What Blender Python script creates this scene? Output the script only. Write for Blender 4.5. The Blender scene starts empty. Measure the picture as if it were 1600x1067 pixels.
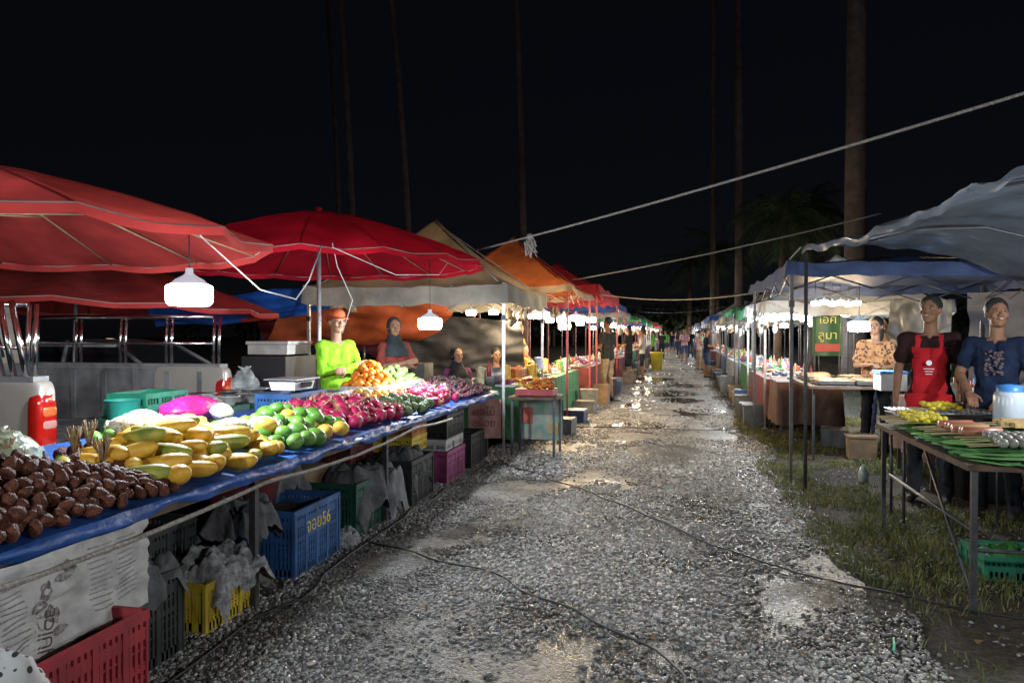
import bpy, math, random
import numpy as np
from mathutils import Vector, Matrix, noise as mnoise
random.seed(7); np.random.seed(7)
S=bpy.context.scene
COL=S.collection
R=random.uniform

# ------------------------------------------------------------ materials
MC={}
def mat(name,col,rough=.7,var=.25,scale=8,bump=0,bscale=60,metal=0,trans=0,emit=None,es=0,col2=None,alpha=1,spec=.5,attr=None,coat=0):
    if name in MC: return MC[name]
    m=bpy.data.materials.new(name); m.use_nodes=True
    nt=m.node_tree; N=nt.nodes; L=nt.links
    p=N['Principled BSDF']; out=N['Material Output']
    p.inputs['Roughness'].default_value=rough
    p.inputs['Metallic'].default_value=metal
    p.inputs['Specular IOR Level'].default_value=spec
    p.inputs['Coat Weight'].default_value=coat
    p.inputs['Alpha'].default_value=alpha
    c=list(col)+[1]
    tc=N.new('ShaderNodeTexCoord')
    csock=None
    if attr:
        a=N.new('ShaderNodeAttribute'); a.attribute_name=attr
        csock=a.outputs['Color']
    elif var>0 or col2:
        nz=N.new('ShaderNodeTexNoise'); nz.inputs['Scale'].default_value=scale; nz.inputs['Detail'].default_value=6
        L.new(tc.outputs['Object'],nz.inputs['Vector'])
        r=N.new('ShaderNodeValToRGB'); L.new(nz.outputs['Fac'],r.inputs['Fac'])
        r.color_ramp.elements[0].position=.35; r.color_ramp.elements[1].position=.68
        if col2: a=list(col)+[1]; b=list(col2)+[1]
        else:
            a=[min(1,x*(1-var)) for x in col]+[1]; b=[min(1,x*(1+var*.6)) for x in col]+[1]
        r.color_ramp.elements[0].color=a; r.color_ramp.elements[1].color=b
        csock=r.outputs['Color']
    if csock: L.new(csock,p.inputs['Base Color'])
    else: p.inputs['Base Color'].default_value=c
    if bump>0:
        n2=N.new('ShaderNodeTexNoise'); n2.inputs['Scale'].default_value=bscale; n2.inputs['Detail'].default_value=4
        L.new(tc.outputs['Object'],n2.inputs['Vector'])
        bp=N.new('ShaderNodeBump'); bp.inputs['Strength'].default_value=bump; bp.inputs['Distance'].default_value=.02
        L.new(n2.outputs['Fac'],bp.inputs['Height']); L.new(bp.outputs['Normal'],p.inputs['Normal'])
    if emit:
        p.inputs['Emission Color'].default_value=list(emit)+[1]; p.inputs['Emission Strength'].default_value=es
    if trans>0:
        t=N.new('ShaderNodeBsdfTranslucent'); mx=N.new('ShaderNodeMixShader'); mx.inputs[0].default_value=trans
        if csock: L.new(csock,t.inputs['Color'])
        else: t.inputs['Color'].default_value=c
        L.new(p.outputs[0],mx.inputs[1]); L.new(t.outputs[0],mx.inputs[2]); L.new(mx.outputs[0],out.inputs['Surface'])
    MC[name]=m; return m

def voro_mat(name,base,cols,scale=30,rough=.8,thr=.4):
    m=bpy.data.materials.new(name); m.use_nodes=True; nt=m.node_tree;N=nt.nodes;L=nt.links;p=N['Principled BSDF']
    tc=N.new('ShaderNodeTexCoord');v=N.new('ShaderNodeTexVoronoi');v.inputs['Scale'].default_value=scale
    L.new(tc.outputs['Object'],v.inputs['Vector'])
    r=N.new('ShaderNodeValToRGB');r.color_ramp.interpolation='CONSTANT'
    r.color_ramp.elements[0].color=list(cols)+[1];r.color_ramp.elements[1].color=list(base)+[1];r.color_ramp.elements[1].position=thr
    L.new(v.outputs['Distance'],r.inputs['Fac']);L.new(r.outputs['Color'],p.inputs['Base Color']);p.inputs['Roughness'].default_value=rough
    return m

# ------------------------------------------------------------ builder
class B:
    def __init__(s): s.v=[];s.f=[];s.fm=[];s.sm=[];s.mats=[]
    def mi(s,m):
        if m not in s.mats: s.mats.append(m)
        return s.mats.index(m)
    def add(s,vs,fs,m,smooth=False):
        o=len(s.v); s.v.extend([tuple(v) for v in vs]); k=s.mi(m)
        for f in fs: s.f.append(tuple(i+o for i in f)); s.fm.append(k); s.sm.append(smooth)
    def box(s,c,d,m,rz=0,rx=0,ry=0,taper=1):
        M=Matrix.Translation(c)@Matrix.Rotation(rz,4,'Z')@Matrix.Rotation(ry,4,'Y')@Matrix.Rotation(rx,4,'X')
        vs=[]
        for z in(-.5,.5):
            t=taper if z<0 else 1
            for x,y in((-.5,-.5),(.5,-.5),(.5,.5),(-.5,.5)): vs.append(M@Vector((x*d[0]*t,y*d[1]*t,z*d[2])))
        s.add(vs,[(3,2,1,0),(4,5,6,7),(0,1,5,4),(1,2,6,5),(2,3,7,6),(3,0,4,7)],m)
    def tube(s,pts,r,m,n=6,cap=True,smooth=True):
        pts=[Vector(p) for p in pts]; k=len(pts)
        rs=r if isinstance(r,(list,tuple)) else [r]*k
        vs=[];up=Vector((0,0,1))
        d0=(pts[1]-pts[0]).normalized()
        a=d0.cross(up)
        if a.length<.01: a=Vector((1,0,0))
        a.normalize()
        for i,p in enumerate(pts):
            d=(pts[min(i+1,k-1)]-pts[max(i-1,0)])
            if d.length<1e-9: d=d0.copy()
            d.normalize(); a=(a-d*a.dot(d))
            if a.length<1e-6: a=d.orthogonal()
            a.normalize(); b=d.cross(a)
            for j in range(n):
                t=2*math.pi*j/n; vs.append(p+(a*math.cos(t)+b*math.sin(t))*rs[i])
        fs=[(i*n+j,i*n+(j+1)%n,(i+1)*n+(j+1)%n,(i+1)*n+j) for i in range(k-1) for j in range(n)]
        if cap: fs+= [tuple(range(n))[::-1],tuple((k-1)*n+j for j in range(n))]
        s.add(vs,fs,m,smooth)
    def ell(s,c,r,m,seg=12,ring=8,Rm=None,fn=None):
        if isinstance(r,(int,float)): r=(r,r,r)
        c=Vector(c);vs=[]
        def P(v):
            if fn: v=fn(v)
            v=Vector((v.x*r[0],v.y*r[1],v.z*r[2]))
            return c+(Rm@v if Rm else v)
        vs.append(P(Vector((0,0,-1))))
        for i in range(1,ring):
            ph=-math.pi/2+math.pi*i/ring
            for j in range(seg):
                t=2*math.pi*j/seg; vs.append(P(Vector((math.cos(ph)*math.cos(t),math.cos(ph)*math.sin(t),math.sin(ph)))))
        vs.append(P(Vector((0,0,1)))); e=len(vs)-1
        fs=[(0,1+(j+1)%seg,1+j) for j in range(seg)]
        for i in range(ring-2):
            for j in range(seg): fs.append((1+i*seg+j,1+i*seg+(j+1)%seg,1+(i+1)*seg+(j+1)%seg,1+(i+1)*seg+j))
        o=1+(ring-2)*seg
        fs+=[(o+j,o+(j+1)%seg,e) for j in range(seg)]
        s.add(vs,fs,m,True)
    def lathe(s,prof,c,m,n=16,Rm=None,smooth=True):
        c=Vector(c);vs=[]
        for r,z in prof:
            for j in range(n):
                t=2*math.pi*j/n; v=Vector((r*math.cos(t),r*math.sin(t),z)); vs.append(c+(Rm@v if Rm else v))
        k=len(prof)
        fs=[(i*n+j,i*n+(j+1)%n,(i+1)*n+(j+1)%n,(i+1)*n+j) for i in range(k-1) for j in range(n)]
        s.add(vs,fs,m,smooth)
    def grid(s,fn,nu,nv,m,smooth=True):
        vs=[fn(i/nu,j/nv) for i in range(nu+1) for j in range(nv+1)]
        w=nv+1
        fs=[(i*w+j,i*w+j+1,(i+1)*w+j+1,(i+1)*w+j) for i in range(nu) for j in range(nv)]
        s.add(vs,fs,m,smooth)
    def build(s,name,parent=None,origin=None):
        me=bpy.data.meshes.new(name)
        vs=s.v
        if origin is not None:
            o=Vector(origin); vs=[(v[0]-o.x,v[1]-o.y,v[2]-o.z) for v in vs]
        me.from_pydata(vs,[],s.f)
        for m in s.mats: me.materials.append(m)
        me.polygons.foreach_set('material_index',s.fm); me.polygons.foreach_set('use_smooth',s.sm)
        me.update()
        ob=bpy.data.objects.new(name,me); COL.objects.link(ob)
        if origin is not None: ob.location=origin
        if parent: ob.parent=parent
        return ob

def text(name,body,loc,size,m,rot=(math.pi/2,0,0),parent=None,align='CENTER'):
    cu=bpy.data.curves.new(name,'FONT'); cu.body=body; cu.size=size; cu.align_x=align; cu.align_y='CENTER'; cu.extrude=.0008
    cu.materials.append(m); ob=bpy.data.objects.new(name,cu); COL.objects.link(ob); ob.location=loc; ob.rotation_euler=rot
    if parent:
        ob.parent=parent; ob.matrix_parent_inverse=Matrix.Translation(parent.location).inverted()
    return ob
def nz(x,y,z=0): return mnoise.noise(Vector((x,y,z)))

# common materials
steel=mat('galvanised_steel',(.35,.35,.36),.4,.2,20,metal=.6)
chrome=mat('chrome_rail',(.7,.7,.72),.15,0,metal=1)
dsteel=mat('dark_steel',(.06,.06,.065),.5,.3,20,metal=.4)
wood=mat('worn_wood',(.09,.055,.035),.8,.4,15,bump=.3)
cable=mat('black_rubber',(.012,.012,.013),.5,0)
ropem=mat('nylon_rope',(.34,.31,.27),.9,.4,60,bump=.6,bscale=300)
redpaint=mat('red_paint',(.35,.03,.03),.5,.2)
white=mat('white_plastic',(.7,.7,.7),.5,.1)
wpaper=mat('newsprint',(.4,.39,.375),.85,.25,12,bump=.6,bscale=14)
black=mat('black_plastic',(.018,.018,.02),.5,.2)

# ------------------------------------------------------------ world
w=bpy.data.worlds.new('World'); S.world=w; w.use_nodes=True
nt=w.node_tree; bg=nt.nodes['Background']
sk=nt.nodes.new('ShaderNodeTexSky'); sk.sky_type='NISHITA'; sk.sun_disc=False; sk.sun_elevation=math.radians(25); sk.sun_rotation=math.radians(200)
mixn=nt.nodes.new('ShaderNodeMixRGB'); mixn.inputs[0].default_value=.85; mixn.inputs[2].default_value=(1.0,1.0,1.6,1)
nt.links.new(sk.outputs[0],mixn.inputs[1]); nt.links.new(mixn.outputs[0],bg.inputs['Color'])
bg.inputs['Strength'].default_value=.0019
sun=bpy.data.lights.new('night_fill_light','SUN'); sun.energy=.05; sun.angle=math.radians(5); sun.color=(.8,.88,1)  # faint bluish fill added to lift the night scene, no moon in view
so=bpy.data.objects.new('night_fill_light',sun); COL.objects.link(so); so.rotation_euler=(math.radians(50),0,math.radians(20))

cam=bpy.data.cameras.new('camera'); co=bpy.data.objects.new('camera',cam); COL.objects.link(co)
cam.sensor_width=36; cam.lens=26.1; cam.clip_end=1000; cam.clip_start=.05
co.location=(0,0,1.6); co.rotation_euler=(math.radians(90-.64),0,math.radians(12.6)); S.camera=co
S.view_settings.view_transform='Standard'; S.view_settings.look='None'; S.view_settings.exposure=0

# ------------------------------------------------------------ ground
gm=bpy.data.materials.new('damp_soil'); gm.use_nodes=True
N=gm.node_tree.nodes;L=gm.node_tree.links;p=N['Principled BSDF']
tc=N.new('ShaderNodeTexCoord');n1=N.new('ShaderNodeTexNoise');n1.inputs['Scale'].default_value=.9;n1.inputs['Detail'].default_value=8
n2=N.new('ShaderNodeTexNoise');n2.inputs['Scale'].default_value=28;n2.inputs['Detail'].default_value=10;n2.inputs['Roughness'].default_value=.7
L.new(tc.outputs['Object'],n1.inputs['Vector']);L.new(tc.outputs['Object'],n2.inputs['Vector'])
r=N.new('ShaderNodeValToRGB');L.new(n1.outputs['Fac'],r.inputs['Fac']);r.color_ramp.elements[0].color=(.035,.026,.017,1);r.color_ramp.elements[1].color=(.11,.085,.055,1)
r.color_ramp.elements[0].position=.4;r.color_ramp.elements[1].position=.65
r3=N.new('ShaderNodeValToRGB');r3.color_ramp.elements[0].color=(.25,.25,.25,1);r3.color_ramp.elements[0].position=.42;r3.color_ramp.elements[1].position=.6;L.new(n2.outputs['Fac'],r3.inputs['Fac'])
mm=N.new('ShaderNodeMixRGB');mm.blend_type='MULTIPLY';mm.inputs[0].default_value=1;L.new(r.outputs['Color'],mm.inputs[1]);L.new(r3.outputs['Color'],mm.inputs[2])
L.new(mm.outputs[0],p.inputs['Base Color']);bp=N.new('ShaderNodeBump');bp.inputs['Strength'].default_value=1;bp.inputs['Distance'].default_value=.05
L.new(n2.outputs['Fac'],bp.inputs['Height']);L.new(bp.outputs['Normal'],p.inputs['Normal']);p.inputs['Roughness'].default_value=.8
b=B();b.add([(-200,-60,0),(200,-60,0),(200,400,0),(-200,400,0)],[(0,1,2,3)],gm);b.build('ground')

# gravel road sheet
rm=bpy.data.materials.new('wet_gravel'); rm.use_nodes=True
N=rm.node_tree.nodes;L=rm.node_tree.links;p=N['Principled BSDF']
tc=N.new('ShaderNodeTexCoord')
v=N.new('ShaderNodeTexVoronoi');v.inputs['Scale'].default_value=38;L.new(tc.outputs['Object'],v.inputs['Vector'])
v2=N.new('ShaderNodeTexVoronoi');v2.inputs['Scale'].default_value=85;L.new(tc.outputs['Object'],v2.inputs['Vector'])
n1=N.new('ShaderNodeTexNoise');n1.inputs['Scale'].default_value=.8;n1.inputs['Detail'].default_value=7;n1.inputs['Roughness'].default_value=.65;L.new(tc.outputs['Object'],n1.inputs['Vector'])
r=N.new('ShaderNodeValToRGB');r.color_ramp.elements[0].color=(.035,.03,.025,1);r.color_ramp.elements[1].color=(.27,.26,.24,1)
sep=N.new('ShaderNodeSeparateColor');L.new(v.outputs['Color'],sep.inputs[0]);L.new(sep.outputs[0],r.inputs['Fac'])
dk=N.new('ShaderNodeMixRGB');dk.blend_type='MULTIPLY';dk.inputs[0].default_value=.85
r2=N.new('ShaderNodeValToRGB');r2.color_ramp.elements[0].position=.42;r2.color_ramp.elements[1].position=.58;r2.color_ramp.elements[0].color=(.3,.26,.21,1)
L.new(n1.outputs['Fac'],r2.inputs['Fac']);L.new(r.outputs['Color'],dk.inputs[1]);L.new(r2.outputs['Color'],dk.inputs[2]);L.new(dk.outputs[0],p.inputs['Base Color'])
mr=N.new('ShaderNodeMapRange');mr.inputs[1].default_value=.42;mr.inputs[2].default_value=.56;mr.inputs[3].default_value=.17;mr.inputs[4].default_value=.5
L.new(n1.outputs['Fac'],mr.inputs[0]);L.new(mr.outputs[0],p.inputs['Roughness'])
ad=N.new('ShaderNodeMath');ad.operation='ADD';L.new(v.outputs['Distance'],ad.inputs[0]);L.new(v2.outputs['Distance'],ad.inputs[1])
bp=N.new('ShaderNodeBump');bp.inputs['Strength'].default_value=.9;bp.inputs['Distance'].default_value=.012;bp.invert=True
L.new(ad.outputs[0],bp.inputs['Height']);L.new(bp.outputs['Normal'],p.inputs['Normal'])
def edgeL(y): return -2.45+.18*nz(y*.6,1)+.1*nz(y*2.3,5)
def edgeR(y): return 1.02+.3*nz(y*.5,9)+.16*nz(y*1.9,3)
b=B()
def rf(i,j):
    y=-3+i*(150); 
    x=edgeL(y)*(1-j)+edgeR(y)*j
    return (x,y,.004)
b.grid(rf,500,8,rm); b.build('gravel_road')

# stones
def ico():
    t=(1+5**.5)/2
    v=np.array([(-1,t,0),(1,t,0),(-1,-t,0),(1,-t,0),(0,-1,t),(0,1,t),(0,-1,-t),(0,1,-t),(t,0,-1),(t,0,1),(-t,0,-1),(-t,0,1)],float)
    v/=np.linalg.norm(v[0])
    f=np.array([(0,11,5),(0,5,1),(0,1,7),(0,7,10),(0,10,11),(1,5,9),(5,11,4),(11,10,2),(10,7,6),(7,1,8),(3,9,4),(3,4,2),(3,2,6),(3,6,8),(3,8,9),(4,9,5),(2,4,11),(6,2,10),(8,6,7),(9,8,1)])
    return v,f
def stones(name,xs,ys,rs,cols,m,smooth=True,flat=.6):
    V,F=ico();n=len(xs)
    P=V[None]*(1+np.random.uniform(-.28,.28,(n,12,1)))
    P=P*np.stack([np.random.uniform(.7,1.3,n),np.random.uniform(.7,1.1,n),np.random.uniform(flat*.7,flat*1.2,n)],1)[:,None,:]*rs[:,None,None]
    a=np.random.uniform(0,6.28,n);c,s_=np.cos(a),np.sin(a)
    X=P[:,:,0]*c[:,None]-P[:,:,1]*s_[:,None];Y=P[:,:,0]*s_[:,None]+P[:,:,1]*c[:,None]
    P=np.stack([X+xs[:,None],Y+ys[:,None],P[:,:,2]+(rs*flat*.45+.004)[:,None]],2).reshape(-1,3)
    FF=(F[None]+(np.arange(n)*12)[:,None,None]).reshape(-1,3)
    me=bpy.data.meshes.new(name);me.vertices.add(len(P));me.vertices.foreach_set('co',P.ravel())
    me.loops.add(FF.size);me.loops.foreach_set('vertex_index',FF.ravel())
    me.polygons.add(len(FF));me.polygons.foreach_set('loop_start',np.arange(0,FF.size,3));
    me.polygons.foreach_set('use_smooth',np.full(len(FF),smooth))
    me.update(calc_edges=True)
    ca=me.color_attributes.new('Col','FLOAT_COLOR','POINT')
    cc=np.ones((n,12,4));cc[:,:,:3]=cols[:,None,:];ca.data.foreach_set('color',cc.ravel())
    me.materials.append(m);ob=bpy.data.objects.new(name,me);COL.objects.link(ob);return ob
sm=mat('pebble_stone',(.2,.2,.2),.3,attr='Col',spec=.65)
XS=[];YS=[];RS=[];DK=[]
def scat(n,y0,y1,r0,r1,thr):
    ys=np.random.uniform(y0,y1,n);u=np.random.uniform(-.03,1.06,n)
    for y,t in zip(ys,u):
        x=edgeL(y)*(1-t)+edgeR(y)*t
        k=nz(x*.9,y*.7,2)+.6*nz(x*2.5,y*2.0,7)+.25*nz(x*7,y*7,3)
        if k<thr+R(-.22,.22): continue
        XS.append(x);YS.append(y);RS.append(R(r0,r1)*R(.65,1.25)*(1.5 if R(0,1)<.04 else 1));DK.append(min(1,max(.36,.68+k*1.1)))
scat(56000,2.2,8,.007,.0145,-.24); scat(30000,8,16,.010,.018,-.2); scat(10000,16,40,.014,.024,-.2)
for _ in range(9000):
    x,y=R(.9,3.6),R(2.6,12)
    if nz(x*1.6,y*1.6,3)+.5*nz(x*5,y*5)<.0+.12*(x-1): continue
    XS.append(x);YS.append(y);RS.append(R(.006,.014));DK.append(.6)
for _ in range(2500):
    x,y=R(-3.2,-2.3),R(2,9); XS.append(x);YS.append(y);RS.append(R(.006,.013));DK.append(.6)
n=len(XS);g=np.random.beta(1.4,2.5,n)[:,None]*.54+.045
cols=g*np.array(DK)[:,None]*np.array([[1,.96,.9]])*(1+np.random.uniform(-.08,.08,(n,3)))
stones('gravel',np.array(XS),np.array(YS),np.array(RS),cols,sm)

pud=mat('puddle_mud',(.05,.043,.033),.12,.3,5,bump=.12,bscale=14)
b=B();pts=[(-.15+ (.55+.1*nz(k*.9,3))*math.cos(k*.35),10.1+(.75+.2*nz(k*.7,1))*math.sin(k*.35),.011) for k in range(18)]
b.add(pts,[tuple(range(18))],mat('drain_cover_mud',(.06,.048,.032),.3,.4,8,bump=.4));b.build('muddy_patch')
b=B()
for cx,cy,rr in((-.6,13,.45),(.4,15.5,.55),(-.3,20,.8),(-1,26,.9),(.1,18,.5),(-.9,16.5,.35),(.2,23,.7)):
    pts=[(cx+rr*(1+.5*nz(k*.8,cx))*math.cos(k*.3),cy+rr*1.3*(1+.5*nz(k*.6,cy))*math.sin(k*.3),.013) for k in range(21)]
    b.add(pts,[tuple(range(21))],pud)
b.build('puddles')

# grass
def grass(name,n,fn,h0,h1,m):
    P=[];F=[]
    k=0
    while k<n:
        x,y=fn()
        if x is None: continue
        a=R(0,6.28);h=R(h0,h1);wd=R(.002,.005);ln=R(.3,1.3)*h;bx,by=math.cos(a),math.sin(a);px,py=-by*wd,bx*wd
        o=len(P)
        P+=[(x-px,y-py,0),(x+px,y+py,0),(x+px*.8+bx*ln*.35,y+py*.8+by*ln*.35,h*.6),(x-px*.8+bx*ln*.35,y-py*.8+by*ln*.35,h*.6),(x+bx*ln,y+by*ln,h)]
        F+=[(o,o+1,o+2,o+3),(o+3,o+2,o+4)];k+=1
    b=B();b.add(P,F,m,False);b.build(name)
gg=mat('grass_blade',(.06,.085,.018),.6,.5,3,trans=.25,col2=(.2,.2,.06))
def gf():
    x,y=R(.85,3.4),R(3.4,15)
    d=nz(x*1.4,y*1.1,4)+.5*nz(x*4,y*4)+.35*nz(x*11,y*11)
    e=edgeR(y)
    if x<e+.02 or d<.04-(.24 if 5.0<y<9.5 and x<1.9 else 0) or (y<5.0 and R(0,1)<.75): return None,None
    return x,y
grass('grass',26000,gf,.012,.075,gg)
def gf2():
    x,y=R(1.2,8),R(15,45)
    return (x,y) if nz(x,y)>.0 else (None,None)
grass('grass',6000,gf2,.05,.16,gg)
# litter
b=B()
for k in range(300):
    x,y=R(-2.4,3),R(2.6,12);a=R(0,6);c=.02*R(.5,1.4)
    b.add([(x+c*math.cos(a),y+c*math.sin(a),.03),(x+c*math.cos(a+2),y+c*math.sin(a+2),.02),(x+c*math.cos(a+4),y+c*math.sin(a+4),.035)],[(0,1,2)],random.choice([mat('dry_leaf',(.2,.12,.05),.8),mat('dry_leaf',(.2,.12,.05),.8),wpaper,mat('dry_leaf2',(.12,.1,.03),.8)]))
b.tube([(1.05,4.0,.025),(1.07,4.06,.03),(1.09,4.15,.03)],.006,mat('green_straw',(.1,.6,.35),.4,0));b.build('litter')

# ------------------------------------------------------------ tents, tables, umbrellas
def lamp(x,y,z,size=.1,power=60,color=(.83,.92,1),top=None,warm=False,es=40,name='led_light_bulb'):
    b=B();k=size
    lens=mat('lamp_lens_warm' if warm else 'lamp_lens_cool',(.9,.9,.9),.4,0,emit=((1,.8,.45) if warm else (.84,.94,1)),es=es if not warm else 20)
    neck=mat('lamp_neck',(.6,.65,.7),.5,0,emit=(.7,.85,1),es=.35)
    b.lathe([(.001,1.05*k),(.16*k,1.05*k),(.18*k,.8*k),(.3*k,.7*k),(.62*k,.52*k),(.85*k,.3*k)],(x,y,z),neck,16)
    b.lathe([(.85*k,.3*k),(1.0*k,.22*k),(1.02*k,.0*k),(1.02*k,-.3*k),(.98*k,-.55*k),(.85*k,-.66*k),(.001,-.7*k)],(x,y,z),lens,18)
    if top: b.tube([(x,y,z+k),(x,y,top)],.004,cable,5)
    ob=b.build(name)
    ld=bpy.data.lights.new('bulb_light','POINT');ld.energy=power;ld.color=color if not warm else (1,.72,.4);ld.shadow_soft_size=.05
    lo=bpy.data.objects.new('bulb_light',ld);COL.objects.link(lo);lo.location=(x,y,z-.7*k-.06);lo.parent=ob
    return ob
def tent(x0,x1,y0,y1,ze,zp,cm,vm,pm,val=.2,scallop=False,name='market_tent',zs=0,truss=True):
    b=B();cx,cy=(x0+x1)/2,(y0+y1)/2;sx,sy=(x1-x0)/2,(y1-y0)/2;n=24;sd=R(0,50)
    def f(i,j):
        u=i*2-1;v=j*2-1;h=1-max(abs(u),abs(v))
        z=ze+(zp-ze)*h-.13*math.sin(math.pi*h)*(1+.6*abs(abs(u)-abs(v)))+.05*nz(u*3+sd,v*3)+.02*nz(u*9+sd,v*9)-.05*(1-min(abs(u),abs(v))**2)*(1-h)**3
        return (cx+u*sx,cy+v*sy,z)
    b.grid(f,n,n,cm)
    per=[]
    for i in range(24): per.append((-1+i/12,-1))
    for i in range(24): per.append((1,-1+i/12))
    for i in range(24): per.append((1-i/12,1))
    for i in range(24): per.append((-1,1-i/12))
    vs=[];m_=len(per)
    for k,(u,v) in enumerate(per):
        p=f((u+1)/2,(v+1)/2);d=val*(1-(.3 if scallop and k%2 else 0))*(1+.12*nz(k*.9,sd))
        vs+= [(p[0]+u*.004,p[1]+v*.004,p[2]+.004),(p[0]+u*.03+.03*nz(k*.7,sd),p[1]+v*.03+.03*nz(k*.8,sd+4),p[2]-d)]
    b.add(vs,[(2*k,2*((k+1)%m_),2*((k+1)%m_)+1,2*k+1) for k in range(m_)],vm)
    i_=.05
    for px,py in((x0+i_,y0+i_),(x1-i_,y0+i_),(x1-i_,y1-i_),(x0+i_,y1-i_)):
        b.box((px,py,ze*.5+.25),(.035,.035,ze-.5),pm); b.box((px,py,.3),(.028,.028,.6),pm);b.box((px,py,.006),(.09,.09,.012),pm);b.box((px,py,ze-.45),(.055,.055,.07),black)
        b.tube([(px,py,ze-.05),(cx,cy,zp-.06)],.012,pm,5)
    if truss:
        def tr(a,c):
            a=Vector(a);c=Vector(c);k=4
            for q in range(k):
                p1=a.lerp(c,q/k);p2=a.lerp(c,(q+1)/k)
                for s1,s2 in((-.02,-.3),(-.3,-.02)): b.tube([p1+Vector((0,0,s1)),p2+Vector((0,0,s2))],.009,pm,4)
        tr((x0+i_,y0+i_,ze),(x1-i_,y0+i_,ze));tr((x1-i_,y0+i_,ze),(x1-i_,y1-i_,ze));tr((x0+i_,y1-i_,ze),(x1-i_,y1-i_,ze));tr((x0+i_,y0+i_,ze),(x0+i_,y1-i_,ze))
    return b.build(name)
def table(x0,x1,y0,y1,z,cloth=None,drop=.5,name='market_table'):
    b=B()
    b.box(((x0+x1)/2,(y0+y1)/2,z-.02),(x1-x0,y1-y0,.035),wood)
    for px in(x0+.05,x1-.05):
        for py in(y0+.05,y1-.05): b.box((px,py,(z-.04)/2),(.03,.03,z-.04),dsteel)
    if cloth:
        cor=[(x0-.01,y0-.01),(x1+.01,y0-.01),(x1+.01,y1+.01),(x0-.01,y1+.01)]
        vs=[];n=0
        for q in range(4):
            a=cor[q];c=cor[(q+1)%4];ln=math.hypot(c[0]-a[0],c[1]-a[1]);st=max(6,int(ln/.07))
            for k in range(st):
                t=k/st;x=a[0]+(c[0]-a[0])*t;y=a[1]+(c[1]-a[1])*t;nx,ny=(c[1]-a[1])/ln,-(c[0]-a[0])/ln
                wv=.025*math.sin(k*1.3+q)+.02*nz(k*.5,q*7)
                vs+=[(x,y,z+.004),(x+nx*(.02+wv*.6),y+ny*(.02+wv*.6),z-drop*.5),(x+nx*(.03+wv*1.3),y+ny*(.03+wv*1.3),z-drop*(1+.06*nz(k*.3,q)))];n+=1
        fs=[]
        for k in range(n):
            l=(k+1)%n; fs+=[(3*k,3*k+1,3*l+1,3*l),(3*k+1,3*k+2,3*l+2,3*l+1)]
        b.add(vs,fs,cloth,True)
        b.add([(c[0],c[1],z+.004) for c in cor],[(0,1,2,3)],cloth)
    return b.build(name)

red_canvas=mat('red_canvas',(.5,.008,.025),.85,.3,2.5,trans=.4,bump=.5,bscale=6,spec=.2)
red_canvas2=mat('faded_red_canvas',(.46,.05,.045),.85,.3,2.5,trans=.35,bump=.5,bscale=6,spec=.2)
def umbrella(cx,cy,zr,za,r,m,tilt=(0,0),n=16,zb=0):
    b=B();c=Vector((cx,cy,zr))
    Rm=Matrix.Rotation(tilt[0],3,'X')@Matrix.Rotation(tilt[1],3,'Y')
    def P(a,t):
        k=a%1; edge=math.cos(math.pi/n)/math.cos((k-.5)*2*math.pi/n)
        ang=2*math.pi*a/n; rr=r*t*edge*(1-.03*t*math.sin(math.pi*k))
        h=(za-zr)*(1-t**1.45)-.05*t*math.sin(math.pi*k)*(1 if t<1 else .6)+.014*nz(a*1.3,t*6)
        return c+Rm@Vector((rr*math.cos(ang),rr*math.sin(ang),h))
    b.grid(lambda i,j:tuple(P(i*n,max(j,.015))),n*4,10,m)
    b.grid(lambda i,j:tuple(P(i*n,1.0)+Vector((0,0,-.05*j))+(P(i*n,1)-P(i*n,.9)).normalized()*.004),n*4,1,m)
    hem=mat('pale_hem',(.3,.22,.2),.8,.2)
    b.tube([P(k*.5%n,1.0)+Vector((0,0,-.003)) for k in range(2*n+1)],.005,hem,4)
    for k in range(n):
        b.tube([P(k,.03)-Vector((0,0,.02)),P(k,.5)-Vector((0,0,.015)),P(k,.99)-Vector((0,0,.012))],.008,mat('bamboo_rib',(.3,.22,.13),.7),5)
        b.tube([c+Rm@Vector((.04,0,(za-zr)*.3)),P(k,.5)-Vector((0,0,.02))],.006,mat('bamboo_rib',(.3,.22,.13),.7),4)
    top=c+Rm@Vector((0,0,za-zr+.03));bot=Vector((cx-tilt[1]*1.5,cy+tilt[0]*1.5,zb))
    b.tube([bot,top],.024,steel,10)
    b.ell(top,(.04,.04,.025),m)
    return b.build('market_umbrella')
umbrella(-4.42,3.72,2.2,2.66,1.93,red_canvas2,n=14)
umbrella(-3.9,7.6,2.38,2.95,1.85,red_canvas,n=16)
umbrella(-7.1,7.6,1.92,2.55,2.35,red_canvas2,n=14,tilt=(-.03,.02))

b=B()
b.tube([(-2.95,4.05,2.3),(-2.9,4.1,2.2),(-2.8,4.6,1.9),(-2.75,5.0,1.85),(-2.75,5.2,2.0),(-2.8,5.5,2.3)],.005,white,5)
b.tube([(-3.0,6.1,2.4),(-3.0,6.2,2.2),(-2.9,6.3,1.9),(-3.0,6.3,1.6)],.004,white,4)
b.tube([(-2.95,6.0,2.35),(-2.6,6.6,2.15),(-2.4,7.3,2.2),(-2.5,7.9,2.38)],.004,white,5)
b.build('lamp_cable')
lamp(-2.95,4.05,1.86,.135,190,top=2.28)
lamp(-2.5,7.3,1.72,.12,165,top=2.42)
lamp(-2.4,-.4,2.0,.12,250,top=2.4); lamp(2.1,.6,2.15,.12,300,top=2.6,color=(.95,.97,1))  # two unseen bulbs assumed behind the camera, added to fill the foreground

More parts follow.
